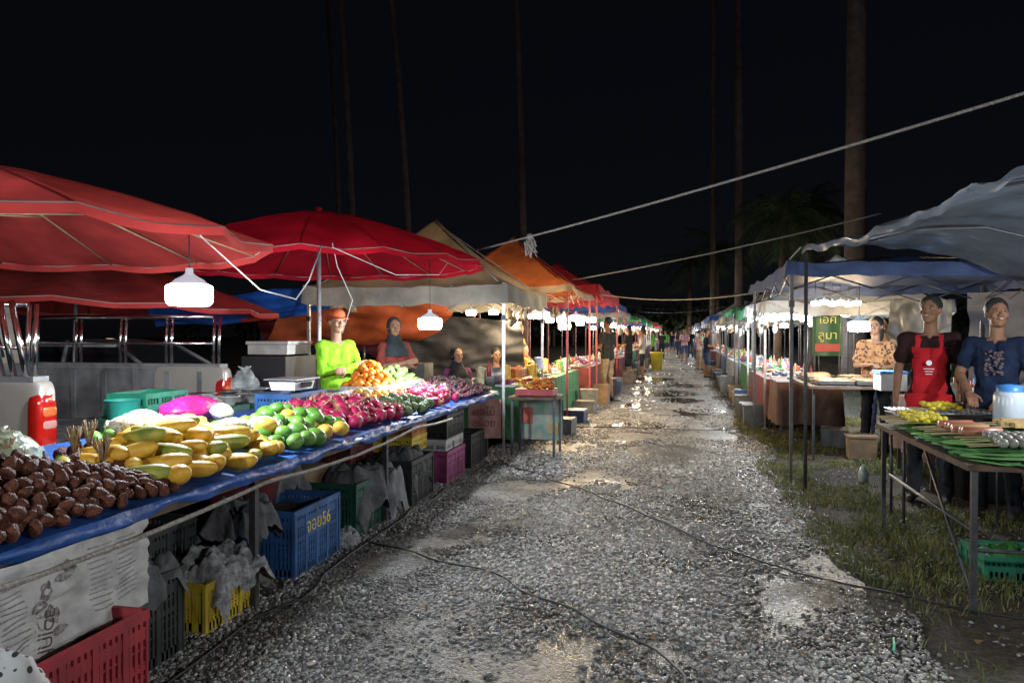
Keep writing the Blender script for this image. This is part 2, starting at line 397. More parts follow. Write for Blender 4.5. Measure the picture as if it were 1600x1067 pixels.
grey_c=mat('grey_canvas',(.26,.25,.22),.8,.35,3,trans=.3,bump=.5,bscale=8)
tan_c=mat('tan_canvas',(.36,.28,.2),.8,.3,3,trans=.35,bump=.5,bscale=8)
orange_c=mat('orange_canvas',(.46,.13,.045),.8,.3,3,trans=.35,bump=.5,bscale=8)
blue_c=mat('blue_canvas',(.025,.07,.24),.75,.3,3,trans=.3,bump=.5,bscale=8)
white_c=mat('white_canvas',(.36,.37,.38),.75,.3,3,trans=.35,bump=.5,bscale=8)
green_c=mat('green_canvas',(.03,.2,.08),.75,.25,3,trans=.35,bump=.5,bscale=8)
redval=mat('red_valance',(.45,.03,.04),.7,.3,30,trans=.3)
tent(-5.0,-2.15,9.3,12.2,2.25,3.32,tan_c,grey_c,steel,.24)
tent(-4.6,-1.85,12.9,16.4,2.45,3.55,orange_c,tan_c,redpaint,.12)
tent(-4.6,-1.75,16.8,22.6,2.7,3.5,redval,redval,redpaint,.32,True)
lc=[blue_c,white_c,grey_c,blue_c,grey_c,redval,white_c,blue_c,green_c,grey_c]
clothes=[mat('maroon_cloth',(.13,.025,.025),.8,.3),mat('blue_cloth',(.04,.08,.22),.8,.3),mat('green_cloth',(.03,.14,.05),.8,.3,bump=.3,bscale=20),mat('brown_cloth',(.1,.05,.035),.8,.3),mat('pale_cloth',(.3,.3,.3),.8,.3)]
goods_m=[mat('goods_%d'%i,c,.5,.3,20) for i,c in enumerate([(.5,.08,.03),(.6,.36,.05),(.42,.42,.4),(.07,.24,.06),(.3,.13,.05),(.08,.12,.3),(.45,.4,.24),(.32,.04,.12)])]
def goods(x0,x1,y0,y1,z,n,name='food_trays'):
    b=B()
    nx=max(1,int((x1-x0)/.34));ny=max(1,int((y1-y0)/.42));
    for i in range(nx):
        for j in range(ny):
            x=x0+(i+.5)*(x1-x0)/nx+R(-.03,.03);y=y0+(j+.5)*(y1-y0)/ny+R(-.03,.03);m=random.choice(goods_m);t=random.random()
            if t<.5:
                b.box((x,y,z+.02),(.28,.34,.03),white if t<.25 else steel,rz=R(-.1,.1))
                for k in range(18): b.ell((x+R(-.1,.1),y+R(-.13,.13),z+.05+R(0,.04)),(R(.02,.045),R(.02,.04),R(.012,.025)),m,7,5,Matrix.Rotation(R(0,3),3,'Z'))
            elif t<.75:
                b.lathe([(.001,0),(.08,0),(.14,.09),(.145,.1),(.13,.09)],(x,y,z+.005),steel,14)
                for k in range(12): b.ell((x+R(-.08,.08),y+R(-.08,.08),z+.09+R(0,.04)),R(.02,.035),m,7,5)
            else:
                for k in range(5):
                    bx,by=x+R(-.1,.1),y+R(-.14,.14);h=R(.12,.24);r_=R(.025,.04)
                    b.lathe([(r_*.9,0),(r_,.01),(r_,h*.65),(r_*.4,h*.8),(r_*.4,h),(.001,h)],(bx,by,z+.005),random.choice(goods_m),10)
    return b.build(name)
def clutter(x0,x1,y0,y1,name='stacked_boxes'):
    b=B();y=y0
    while y<y1:
        d=R(.3,.5);h=R(.2,.42);m=random.choice([mat('cardboard',(.2,.13,.075),.85,.3),mat('cardboard',(.2,.13,.075),.85,.3),black,mat('dull_blue_box',(.03,.05,.11),.5,.3),mat('grey_box',(.12,.12,.12),.6,.3)])
        x=R(x0+.2,max(x0+.21,x1-.2));rz=R(-.25,.25);b.box((x,y+d/2,h/2+.01),(R(.3,.4),d*.9,h),m,rz=rz,taper=.92);b.box((x,y+d/2,h+.02),(.37,d*.93,.025),m,rz=rz)
        y+=d+R(.1,1.2)
    b.build(name)
bagm=[mat('bag_white',(.4,.4,.4),.4,.3,20,alpha=.8),mat('bag_dark',(.08,.07,.06),.5,.3),mat('bag_tan',(.25,.18,.1),.6,.4,20)]
def hangbags(x,y,z):
    b=B()
    for k in range(6):
        p=(x+R(-.25,.25),y+R(-.25,.25),z-R(.2,.4));b.tube([p,(p[0],p[1],z+.1)],.003,cable,4);s_=R(.6,1)
        b.ell(p,(.06*s_,.05*s_,.12*s_),random.choice(bagm),10,9,None,lambda v:Vector((v.x*(1-.5*max(0,v.z)),v.y*(1-.5*max(0,v.z)),v.z))*(1+.25*nz(v.x*3+k,v.y*3,v.z*3)))
    b.build('hanging_bags')
y=23.5;i=0
while y<88:
    d=R(3.4,4.6);x=-1.9+R(-.15,.15)
    if i%4==2: umbrella(x-1.3,y+d/2,2.2,2.8,1.6,random.choice([red_canvas,blue_c,green_c]),n=10)
    else: tent(x-2.9,x,y,y+d-.3,R(2.15,2.6),R(2.9,3.4),lc[i%10],lc[(i+3)%10],random.choice([steel,redpaint,dsteel]),R(.12,.25),truss=y<40)
    table(x-.85,x+.02,y+.2,y+d-.5,.8,clothes[i%5],.6);goods(x-.8,x,y+.2,y+d-.6,.81,1)
    if y<50: hangbags(x-.3,y+d*.7,2.0);clutter(x+.05,x+.4,y+.3,y+d-1)
    lamp(x-.55,y+d*.5,R(1.85,2.1),.15,130 if y<50 else 190,warm=(i%3!=1),top=2.5)
    if y<44: lamp(x-1.2,y+d*.15,R(1.8,2.1),.12,80,warm=(i%2==0),top=2.5)
    y+=d;i+=1
y=13.0;i=0;rc=[white_c,blue_c,green_c,white_c,grey_c,grey_c,blue_c,blue_c,white_c]
while y<88:
    d=R(3.3,4.4);x=1.42+R(-.1,.12)
    tent(x,x+2.9,y,y+d-.3,R(2.1,2.45),R(2.8,3.2),rc[i%9],rc[(i+(i%2))%9],random.choice([steel,dsteel]),R(.12,.28),truss=y<40)
    table(x+.1,x+1.0,y+.2,y+d-.5,.82,clothes[(i*2+0)%5],.62);goods(x+.15,x+1,y+.2,y+d-.6,.83,1)
    if y<50: hangbags(x+.4,y+d*.7,2.0);clutter(x-.3,x+.1,y+.3,y+d-1)
    lamp(x+.7,y+d*.5,R(1.85,2.05),.14,130 if y<50 else 190,warm=(i%4==3),top=2.4)
    if y<44: lamp(x+1.4,y+d*.2,R(1.8,2.0),.11,80,warm=(i%3==0),top=2.4)
    y+=d;i+=1

# ------------------------------------------------------------ left big fruit table
def zt(x): return .86+(-2.3-x)*.09
tarp=mat('blue_tarpaulin',(.025,.085,.3),.4,.35,6,bump=.5,bscale=18)
b=B()
b.grid(lambda i,j:(-2.28-1.25*j,1.2+8.2*i,zt(-2.28-1.25*j)-.012+.01*nz(i*40,j*5)),60,6,tarp)
b.grid(lambda i,j:(-2.28+.02*math.sin(j*3)+.03*nz(i*50,j*2),1.2+8.2*i,zt(-2.28)-.012-(.06+.06*nz(i*25,3))*j+ (.01*nz(i*40,0) if j==0 else 0)),160,3,tarp)
b.box((-2.9,5.3,.80),(1.2,8.15,.03),wood)
b.box((-2.34,5.3,.79),(.04,8.15,.05),wood)
for yy in(1.4,3.9,5.9,7.8,9.3):
    for xx in(-2.42,-3.45): b.box((xx,yy,.4),(.04,.04,.78),dsteel)
b.build('fruit_stall_table')
b=B()
pts=[(-2.225+.012*nz(k*.4,0),1.3+k*.1,.775-.04*abs(math.sin(k*.1*1.3))) for k in range(60)]
b.tube(pts,.011,ropem,6);b.build('table_rope')

def ellfruit(b,c,r,m,Rm=None,fn=None,seg=10,ring=7): b.ell(c,r,m,seg,ring,Rm,fn)
def rotr(t=.5): return Matrix.Rotation(R(0,6.28),3,'Z')@Matrix.Rotation(R(-t,t),3,'X')@Matrix.Rotation(R(-t,t),3,'Y')
def pile(name,x0,x1,y0,y1,r,hmax,maker,sep=1.5,tries=900,base=zt,zb=0,layers=(0.0,.75)):
    b=B()
    for ly in layers:
        P=[]
        for _ in range(tries):
            x,y=R(x0,x1),R(y0,y1)
            if all((x-a)**2+(y-c)**2>(sep*r)**2 for a,c in P):
                P.append((x,y))
        for x,y in P:
            u=(x-x0)/(x1-x0)*2-1;v=(y-y0)/(y1-y0)*2-1
            h=max(0,(1-abs(u)**2.2))*max(0,(1-abs(v)**3))*hmax*(1+.5*nz(x*4,y*4))
            z=base(x)+zb+r*.9+h*(1 if ly>.5 else .45)
            if ly>.5 and h<.7*r and len(layers)>1: continue
            maker(b,(x+R(-.2,.2)*r,y,z+R(-.2,.2)*r),r*R(.8,1.12))
    return b.build(name)
papy=mat('papaya_skin',(.5,.24,.02),.5,.25,14,col2=(.62,.4,.05),bump=.2,bscale=30,spec=.35);papg=mat('papaya_green',(.13,.2,.03),.5,.3,9,col2=(.45,.34,.05),spec=.35)
salm=mat('salak_skin',(.06,.017,.01),.65,.5,40,bump=1,bscale=120,col2=(.15,.045,.02),spec=.3)
def banana_shape(v):
    return Vector((v.x*(1-.25*v.y),v.y,v.z*(1-.2*v.y)+.25*(v.y**2)))*(1+.05*nz(v.x*2,v.y*2,v.z*2))
def mk_papaya(b,c,r):
    Rm=Matrix.Rotation(R(-.7,.7)+math.pi/2*.9,3,'Z')@Matrix.Rotation(R(-.2,.2),3,'X')
    ellfruit(b,c,(r*.8,r*R(2.0,2.7),r*.77),random.choice([papy,papy,papy,papg]),Rm,banana_shape,12,9)
    p=Vector(c)+Rm@Vector((0,r*2.1,r*.3));b.tube([p,p+Rm@Vector((0,.015,.004))],.006,wood,5)
def mk_salak(b,c,r):
    Rm=Matrix.Rotation(R(0,6.28),3,'Z')@Matrix.Rotation(R(.3,2.4),3,'X')
    ellfruit(b,c,(r,r*.95,r*1.25),salm,Rm,lambda v:Vector((v.x*(1-.3*max(0,v.z)),v.y*(1-.3*max(0,v.z)),v.z*(1+.25*max(0,v.z)))),8,6)
    if random.random()<.3:
        p=Vector(c)+Rm@Vector((0,0,r*1.2)); b.tube([p,p+Rm@Vector((0,0,.03))],.006,wood,4)
pile('salak_fruit_pile',-2.9,-2.29,1.7,3.05,.030,.14,mk_salak,1.45,3400)
pile('papaya_pile',-2.95,-2.33,3.0,4.05,.058,.12,mk_papaya,1.75,700)
b=B()
stem=mat('dry_stem',(.22,.14,.065),.85,.4,40)
for cx,cy in((-2.95,2.75),(-3.05,3.35),(-2.7,3.05),(-3.15,2.95),(-2.95,3.15),(-2.6,2.3),(-2.75,1.95)):
    for k in range(26):
        a=R(0,6.28);t=R(.2,.6);z0=zt(cx)+.06
        b.tube([(cx,cy,z0),(cx+.015*math.cos(a),cy+.015*math.sin(a),z0+.06),(cx+.08*t*math.cos(a),cy+.08*t*math.sin(a),z0+.11+R(0,.05))],.003,stem,4)
    for k in range(12): mk_salak(b,(cx+R(-.11,.11),cy+R(-.11,.11),zt(cx)+.04+R(0,.03)),.032)
b.build('salak_bunch')
gmel=mat('green_fruit_skin',(.04,.15,.02),.4,.35,12,col2=(.14,.26,.04),spec=.4)
ymel=mat('yellow_mango_skin',(.5,.26,.03),.5,.3,16,col2=(.6,.42,.06),spec=.35)
def mk_round(ms,fr=(1,1,.92),leaf=None):
    def f(b,c,r):
        ellfruit(b,c,(r*fr[0]*R(.93,1.07),r*fr[1],r*fr[2]),random.choice(ms),rotr(),None,12,8)
        if leaf:
            for q in range(4):
                a=q*1.57;b.ell((c[0]+r*.28*math.cos(a),c[1]+r*.28*math.sin(a),c[2]+r*.86),(r*.2,r*.2,r*.08),leaf,6,4)
    return f
pile('green_mango_pile',-2.95,-2.33,4.15,5.05,.062,.1,mk_round([gmel,gmel,gmel,gmel,ymel],(1,1.2,.88)),1.8,600)
pile('yellow_mango_pile',-3.3,-2.85,3.6,4.4,.05,.06,mk_round([ymel,ymel,gmel],(1,1.4,.85)),1.8,300)
foam=bpy.data.materials.new('foam_net');foam.use_nodes=True
N=foam.node_tree.nodes;L=foam.node_tree.links;p=N['Principled BSDF'];tc=N.new('ShaderNodeTexCoord');v=N.new('ShaderNodeTexVoronoi');v.feature='DISTANCE_TO_EDGE';v.inputs['Scale'].default_value=38
L.new(tc.outputs['Object'],v.inputs['Vector']);r=N.new('ShaderNodeValToRGB');r.color_ramp.elements[0].color=(.5,.5,.46,1);r.color_ramp.elements[1].color=(.3,.22,.05,1);r.color_ramp.elements[0].position=.12;r.color_ramp.elements[1].position=.25
L.new(v.outputs['Distance'],r.inputs['Fac']);L.new(r.outputs['Color'],p.inputs['Base Color']);p.inputs['Roughness'].default_value=.8
for k,(x,y) in enumerate(((-3.15,3.75),(-3.0,3.95),(-3.25,4.0),(-2.7,4.1),(-2.6,4.3),(-3.1,4.6))):
    b=B();Rm=Matrix.Rotation(R(0,3),3,'Z');b.ell((x,y,zt(x)+.12),(.062,.11,.062),foam,14,10,Rm)
    for q in(-.105,.105): b.ell(Vector((x,y,zt(x)+.12))+Rm@Vector((0,q,0)),(.035,.02,.035),foam,10,6,Rm)
    b.build('netted_papaya')
pink=mat('dragonfruit_skin',(.38,.01,.07),.5,.4,15,spec=.35);pinkt=mat('dragonfruit_scale',(.45,.035,.13),.55,.3,20,col2=(.3,.3,.09))
def mk_dragon(b,c,r):
    Rm=rotr()@Matrix.Rotation(R(.8,1.6),3,'X');ellfruit(b,c,(r,r,r*1.25),pink,Rm,None,10,8)
    for k in range(18):
        ph=R(-1.1,1.35);t=k*2.4;d=Vector((math.cos(ph)*math.cos(t),math.cos(ph)*math.sin(t),math.sin(ph)*1.25))
        tg=Vector((-math.sin(t),math.cos(t),0));p=Vector(c)+Rm@(d*r*.97);q=Vector(c)+Rm@(d*r*1.2+Vector((0,0,r*.6)))
        wv=Rm@(tg*r*.26); b.add([p-wv,p+wv,q],[(0,1,2)],pinkt)
pile('dragon_fruit_pile',-3.1,-2.36,5.2,6.15,.054,.09,mk_dragon,1.75,800)
custard=mat('custard_apple_skin',(.13,.18,.07),.7,.4,50,bump=1,bscale=60)
def mk_custard(b,c,r): ellfruit(b,c,(r,r,r*.95),custard,rotr(),lambda v:v*(1+.07*math.sin(v.x*14)*math.sin(v.y*14+v.z*9)),16,12)
pile('custard_apple_pile',-2.75,-2.34,6.2,6.9,.05,.06,mk_custard,1.8,400)
reda=mat('red_apple_skin',(.42,.03,.025),.4,.4,14,col2=(.5,.24,.05));yela=mat('pale_pear_skin',(.5,.36,.14),.45,.2,10)
pile('apple_pile',-3.15,-2.76,6.2,7.6,.04,.08,mk_round([reda,reda,yela,ymel]),1.8,900)
pile('dragon_fruit_pile',-2.75,-2.34,6.95,7.7,.052,.09,mk_dragon,1.75,400)
mang=mat('mangosteen_skin',(.035,.009,.022),.5,.4,20);cap=mat('mangosteen_cap',(.11,.14,.05),.7,.2)
pile('mangosteen_pile',-3.0,-2.34,7.75,9.25,.031,.12,mk_round([mang,mang,mat('grape_red',(.09,.015,.035),.5,.3)],leaf=cap),1.7,2600)
orm=mat('tangerine_skin',(.7,.22,.015),.5,.2,20,bump=.15,bscale=200)
def crate(cx,cy,z0,dx,dy,h,m,name='plastic_crate',rz=0,fill=None,b=None):
    own=b is None
    b=b or B();t=.012;c0=Vector((cx,cy,z0));Rz=Matrix.Rotation(rz,3,'Z')
    def bx(x,y,z,a,c,d):
        p=c0+Rz@Vector((x,y,z)); b.box(p,(a,c,d),m,rz=rz)
    bx(0,0,.01,dx-.01,dy-.01,.012)
    for s_ in(-1,1):
        bx(s_*dx/2,0,h-.02,.022,dy+.02,.04);bx(0,s_*dy/2,h-.02,dx+.0,.022,.04)
        bx(s_*dx/2,0,.03,t,dy,.06);bx(0,s_*dy/2,.03,dx,t,.06)
        bx(s_*dx/2,0,h*.55,t*.8,dy,.022);bx(0,s_*dy/2,h*.55,dx,t*.8,.022)
        bx(s_*dx/2,0,h-.09,t*.9,dy*.98,.05);bx(0,s_*dy/2,h-.09,dx*.98,t*.9,.05)
        for k in range(1,6): bx(s_*dx/2,0,.06+(h-.15)*k/6,t*.6,dy,.010);bx(0,s_*dy/2,.06+(h-.15)*k/6,dx,t*.6,.010)
        n=int(dy/.03)
        for k in range(n+1): bx(s_*dx/2,-dy/2+dy*k/n,h/2,t if k%5 else t*1.6,.016 if k%5 else .03,h-.03)
        n=int(dx/.03)
        for k in range(n+1): bx(-dx/2+dx*k/n,s_*dy/2,h/2,.016 if k%5 else .03,t if k%5 else t*1.6,h-.03)
    if fill: b.box(c0+Vector((0,0,h*.45)),(dx-.03,dy-.03,h*.7),fill,rz=rz)
    return b.build(name) if own else None
cm={k:mat(k+'_crate_plastic',c,.55,.35,5,bump=.1,bscale=40) for k,c in dict(blue=(.02,.085,.24),red=(.27,.018,.025),yellow=(.5,.36,.03),green=(.01,.16,.09),black=(.02,.022,.022),purple=(.24,.04,.13),orange=(.5,.16,.02),white=(.45,.45,.45),maroon=(.12,.025,.03),dgreen=(.01,.07,.045)).items()}
dark=mat('dark_contents',(.04,.035,.03),.8,.4)
crate(-3.08,7.15,zt(-3.1)+.01,.4,.6,.13,cm['white'],name='fruit_crate',fill=dark)
crate(-3.08,7.85,zt(-3.1)+.01,.4,.6,.13,cm['white'],name='fruit_crate',fill=dark)
pile('tangerine_pile',-3.26,-2.9,6.87,7.43,.038,.2,mk_round([orm],(1,1,.88)),1.7,1500,zb=.1,layers=(0,.3,.6,.9))
pile('guava_pile',-3.26,-2.9,7.57,8.13,.045,.12,mk_round([mat('guava_skin',(.18,.27,.08),.5,.3,10)]),1.7,900,zb=.1,layers=(0,.5,.9))
crate(-3.2,5.75,zt(-3.2)+.005,.3,.6,.16,cm['blue'],name='basket_crate',fill=dark)
crate(-3.15,6.3,zt(-3.2)+.005,.3,.4,.12,cm['white'],name='basket_crate',fill=dark)
b=B();b.box((-3.2,5.75,1.16),(.24,.34,.07),white,taper=.9);b.box((-3.2,5.75,1.215),(.3,.4,.012),steel);b.tube([(-3.2,5.75,1.19),(-3.2,5.75,1.21)],.03,steel,8)
b.box((-3.07,5.75,1.165),(.02,.16,.04),black,ry=.4);b.build('weighing_scale')
def bag(name,c,r,m,knot=True):
    b=B();sd=R(0,99)
    b.ell(c,r,m,30,20,None,lambda v:v*(1+.2*nz(v.x*2+sd,v.y*2,v.z*2)+.14*nz(v.x*5+sd,v.y*5,v.z*5)+.07*nz(v.x*11+sd,v.y*11,v.z*11)))
    if knot:
        for k in range(5):
            a=R(0,6);b.tube([(c[0],c[1],c[2]+r[2]*.85),(c[0]+.02*math.cos(a),c[1]+.02*math.sin(a),c[2]+r[2]*1.1),(c[0]+.06*math.cos(a),c[1]+.06*math.sin(a),c[2]+r[2]*1.25)],[.01,.015,.006],m,5)
    return b.build(name)
clear=mat('clear_plastic_bag',(.55,.58,.57),.25,.4,14,alpha=.3,bump=.8,bscale=18)
bag('pink_plastic_bag',(-3.42,4.7,1.05),(.13,.28,.1),mat('pink_plastic',(.4,.015,.14),.4,.35,8,bump=.8,bscale=14),False)
bag('clear_plastic_bag',(-3.05,2.8,1.03),(.16,.2,.11),mat('pale_green_bag',(.4,.48,.33),.3,.5,14,bump=.8,bscale=18,alpha=.55))
bag('clear_plastic_bag',(-4.0,6.3,1.1),(.12,.14,.15),clear)
bag('clear_plastic_bag',(-3.75,5.35,1.03),(.12,.16,.07),clear,False)

# ----- under-table crates
crate(-2.28,2.2,0,.42,.72,.5,cm['red'],fill=dark)
crate(-2.62,2.35,.0,.4,.7,.6,cm['green'],fill=dark)
crate(-2.62,3.02,0,.38,.5,.44,cm['black'],fill=dark)
crate(-2.62,3.72,0,.36,.5,.27,cm['yellow'],fill=dark)
bc=crate(-2.66,4.7,0,.46,.64,.44,cm['blue'],fill=dark)
bl=B();bl.box((-2.4225,4.7,.3),(.006,.34,.1),cm['blue']);o=bl.build('label_panel');o.parent=bc
text('crate_text','จอย56',(-2.417,4.7,.305),.13,mat('yellow_marker',(.6,.46,.05),.6,0),rot=(math.pi/2,0,math.pi/2),parent=bc)
crate(-2.7,5.75,0,.5,.75,.42,cm['dgreen'],fill=dark)
crate(-2.62,6.75,0,.45,.6,.42,cm['black'],fill=dark)
crate(-2.6,7.85,0,.42,.66,.34,cm['purple'],fill=dark);crate(-2.62,7.85,.345,.42,.62,.12,cm['white'],fill=dark);crate(-2.6,7.85,.47,.4,.62,.26,cm['black'],fill=dark)
crate(-2.75,7.1,.42,.4,.42,.16,cm['yellow'],fill=dark);crate(-2.75,7.1,.585,.4,.42,.16,cm['orange'],fill=dark)
crate(-2.6,8.75,0,.42,.6,.4,cm['black'],fill=dark);crate(-3.1,3.6,0,.5,.7,.5,cm['black'],fill=dark);crate(-3.2,6.7,0,.5,.7,.6,cm['maroon'],fill=dark)
b=B();b.lathe([(.001,0),(.3,0),(.36,.3),(.38,.31),(.38,.34),(.001,.36)],(-3.15,4.75,.25),cm['maroon'],24);b.box((-3.15,4.75,.12),(.6,.6,.24),cm['black']);b.build('covered_tub')
b=B();b.box((-3.1,5.5,.25),(.5,.6,.5),mat('cardboard',(.2,.13,.075),.85,.3));b.build('cardboard_box')
def drape(name,cx,cy,z,dx,dy,m,drop=.18,amp=.05):
    b=B();sd=R(0,99);a0=R(-.35,.35)
    def f(i,j):
        u=i*2-1;v=j*2-1;q=(abs(u)**4+abs(v)**4)**.25;e=max(0,q-.62)/.38
        rr=1-.1*e;an=math.atan2(v,u)
        fold=1+.12*math.sin(an*7+sd)*e+.06*nz(u*5,v*5+sd)
        x,y=u*dx/2*rr*fold,v*dy/2*rr*fold
        return (cx+x*math.cos(a0)-y*math.sin(a0),cy+x*math.sin(a0)+y*math.cos(a0),z+amp*nz(u*2.2+sd,v*2.2)+amp*.45*nz(u*6,v*6+sd)-drop*(e**1.3)*(1+.35*nz(u*1.3+sd,v*1.3)))
    b.grid(f,34,34,m);return b.build(name)
gcl=mat('grey_cloth',(.1,.1,.105),.85,.45,10,bump=.6,bscale=25);npp=mat('crumpled_newsprint',(.24,.24,.24),.85,.6,30,bump=.6,bscale=25)
drape('crumpled_newspaper',-2.56,3.75,.34,.5,.5,npp,.16,.1);drape('crumpled_newspaper',-2.6,3.05,.5,.46,.5,gcl,.15,.08)
drape('crumpled_newspaper',-2.68,4.2,.52,.45,.4,gcl,.15,.08);drape('cloth_sack',-2.62,5.75,.47,.58,.7,gcl,.28,.08)
drape('cloth_sack',-2.5,6.15,.4,.3,.4,mat('grey_sack',(.2,.2,.21),.85,.3,14,bump=.5,bscale=25),.3,.08)
drape('cloth_sack',-2.6,6.75,.48,.5,.5,gcl,.2,.08);drape('crumpled_newspaper',-2.5,5.2,.1,.3,.3,npp,.08,.1);drape('crumpled_newspaper',-3.0,5.1,.62,.4,.5,gcl,.2,.09)
# hanging newspaper
b=B()
def np0(i,j,o=0): return (-2.235+.03*math.sin(i*5)*j+.03*nz(i*4,j*3)+.022*nz(i*11,j*9)+.03*j+o,1.5+1.28*i,.80-.36*j-.02*nz(i*3,1)*j+.015*nz(i*9,7)*j)
b.grid(lambda i,j:np0(i,j),60,20,wpaper)
ink=mat('newspaper_ink',(.07,.055,.055),.85,.6,60,col2=(.3,.28,.27));ink1=mat('newspaper_black_ink',(.06,.04,.04),.85,.3,60);tx=mat('newspaper_small_print',(.25,.24,.235),.85,.5,150)
def npz(i,j): return np0(i,j,.004)
def patch(i0,i1,j0,j1,m): b.grid(lambda i,j:npz(i0+(i1-i0)*i,j0+(j1-j0)*j),16,6,m)
def blob(ci,cj,ri,rj,m,sd):
    pts=[npz(ci+ri*(1+.5*nz(k*.9,sd))*math.cos(k*.393),cj+rj*(1+.5*nz(k*.8,sd+3))*math.sin(k*.393)) for k in range(16)];b.add(pts,[tuple(range(16))],m)
for k,(ci,cj,ri,rj) in enumerate(((.66,.2,.022,.07),(.63,.27,.03,.045),(.57,.36,.018,.1),(.55,.5,.03,.06),(.6,.62,.02,.1),(.61,.78,.03,.05))): blob(ci,cj,ri,rj,ink,k*3.1)
for q in range(13):
    for (a0,a1) in((.74,.84),(.86,.95)): patch(a0,a1-R(0,.03),.1+q*.055,.115+q*.055,tx)
    patch(.28,.4,.15+q*.055,.165+q*.055,tx);patch(.42,.5,.15+q*.055,.165+q*.055,tx)
nb=b.build('hanging_newspaper')
tm=(Matrix.Rotation(math.pi/2,4,'Z')@Matrix.Rotation(math.pi/2,4,'X')@Matrix.Rotation(math.radians(82),4,'Z')).to_euler()
text('newspaper_text','JUICE',(-2.165,2.19,.55),.062,ink1,rot=tm,parent=nb)
pol=voro_mat('polka_dot_cloth',(.32,.32,.31),(.015,.015,.015),30,.9,.32)
b=B();b.ell((-1.97,1.8,.3),(.16,.17,.37),pol,24,16,None,lambda v:v*(1+.12*nz(v.x*2,v.y*2,v.z*2)+.06*nz(v.x*6,v.y*6,v.z*2)));b.build('polka_dot_bag')

# ------------------------------------------------------------ pickup truck
def rails(b,x0,x1,y,z0,z1):
    b.tube([(x0,y,z1),(x1,y,z1)],.02,chrome,8);b.tube([(x0,y,z0+.2),(x1,y,z0+.2)],.016,chrome,8)
    x=x0
    while x<=x1+.01:
        for o in(0,.06): b.tube([(x+o,y,z0),(x+o,y,z0+.25),(x+o,y+.02,z1)],.015,chrome,8)
        x+=(x1-x0)/4
tp=mat('silver_truck_paint',(.34,.31,.27),.3,.12,3,metal=.1,coat=.5)
b=B();X0=-6.6;X1=-4.28;Y0=4.24;Y1=6.45
bedm=mat('bed_liner',(.17,.17,.17),.6,.4,4)
for yy,sg in((Y0+.05,1),(Y1-.05,-1)):
    b.box(((X0+X1)/2,yy,.94),(X1-X0,.09,.66),tp);b.box(((X0+X1)/2,yy,1.285),(X1-X0-.02,.13,.035),mat('rail_cap',(.2,.2,.2),.5,.2))
    b.box(((X0+X1)/2,yy+sg*.055,.98),(X1-X0-.06,.02,.55),bedm)
    for q in range(6): b.box((X0+.3+q*.36,yy+sg*.075,.98),(.05,.02,.5),bedm)
b.box(((X0+X1)/2,(Y0+Y1)/2,.72),(X1-X0,Y1-Y0-.2,.05),bedm);b.box((X0+.04,(Y0+Y1)/2,1.0),(.06,Y1-Y0,.6),bedm)
for q in range(9): b.box(((X0+X1)/2,Y0+.25+q*.21,.75),(X1-X0,.06,.02),bedm)
b.box((X1+.26,(Y0+Y1)/2,.75),(.5,Y1-Y0-.3,.05),tp);b.box((X1+.05,(Y0+Y1)/2,.54),(.16,Y1-Y0,.14),chrome)
b.box(((X0+X1)/2,(Y0+Y1)/2,.56),(X1-X0,Y1-Y0-.3,.26),black)
tl=mat('tail_light_red',(.32,.008,.006),.1,.15,20,emit=(1,.04,.015),es=.05,coat=1)
am=mat('indicator_amber',(.45,.1,.03),.12,.1,coat=1,emit=(1,.25,.05),es=.06);rv=mat('reverse_lens',(.42,.2,.17),.12,.1,coat=1)
def sq(p1,p2): return lambda v:Vector((math.copysign(abs(v.x)**p1,v.x),math.copysign(abs(v.y)**p1,v.y),math.copysign(abs(v.z)**p2,v.z)))
def panel(b,y,z0,z1,yc,m,x):
    pass
for yy,sg in((Y0,1),(Y1,-1)):
    # bed corner pillar with bevelled edges and the lamp cluster inset in its rear face
    b.ell((X1-.35,yy+sg*.055,.93),(.4,.075,.355),tp,28,20,None,sq(.22,.22))
    c0=Vector((X1+.035,yy+sg*.052,1.0))
    b.ell(c0+Vector((-.04,0,0)),(.06,.084,.215),tl,28,22,None,lambda v:Vector((math.copysign(abs(v.x)**.5,v.x),math.copysign(abs(v.y)**.5,v.y)*(1-.12*v.z),math.copysign(abs(v.z)**.45,v.z))))
    b.ell(c0+Vector((.008,sg*.008,.06)),(.016,.06,.035),am,20,10,None,sq(.45,.5))
    b.ell(c0+Vector((.008,sg*.008,-.03)),(.016,.06,.03),rv,20,10,None,sq(.45,.5))
prof=[(X0,.45),(X0,1.3),(X0-.12,1.95),(X0-1.25,1.98),(X0-1.9,1.38),(X0-3.0,1.22),(X0-3.1,.5)]
vs=[(x,Y0+(.14 if z>1.5 else 0),z) for x,z in prof]+[(x,Y1-(.14 if z>1.5 else 0),z) for x,z in prof];n=len(prof)
b.add(vs,[tuple(range(n)),tuple(range(2*n-1,n-1,-1))]+[(k,k+n,(k+1)%n+n,(k+1)%n) for k in range(n)],tp)
glass=mat('dark_glass',(.02,.025,.03),.06,0,coat=1)
b.add([(X0+.02,Y0+.3,1.36),(X0+.02,Y1-.3,1.36),(X0-.07,Y1-.35,1.85),(X0-.07,Y0+.35,1.85)],[(0,1,2,3)],glass)
for yy,sg in((Y0-.004,1),(Y1+.004,-1)):
    b.add([(X0-.15,yy+sg*.02,1.36),(X0-1.7,yy+sg*.02,1.36),(X0-1.2,yy+sg*.13,1.88),(X0-.22,yy+sg*.13,1.88)],[(0,1,2,3)],glass)
tyre=mat('tyre_rubber',(.02,.02,.02),.8,.2)
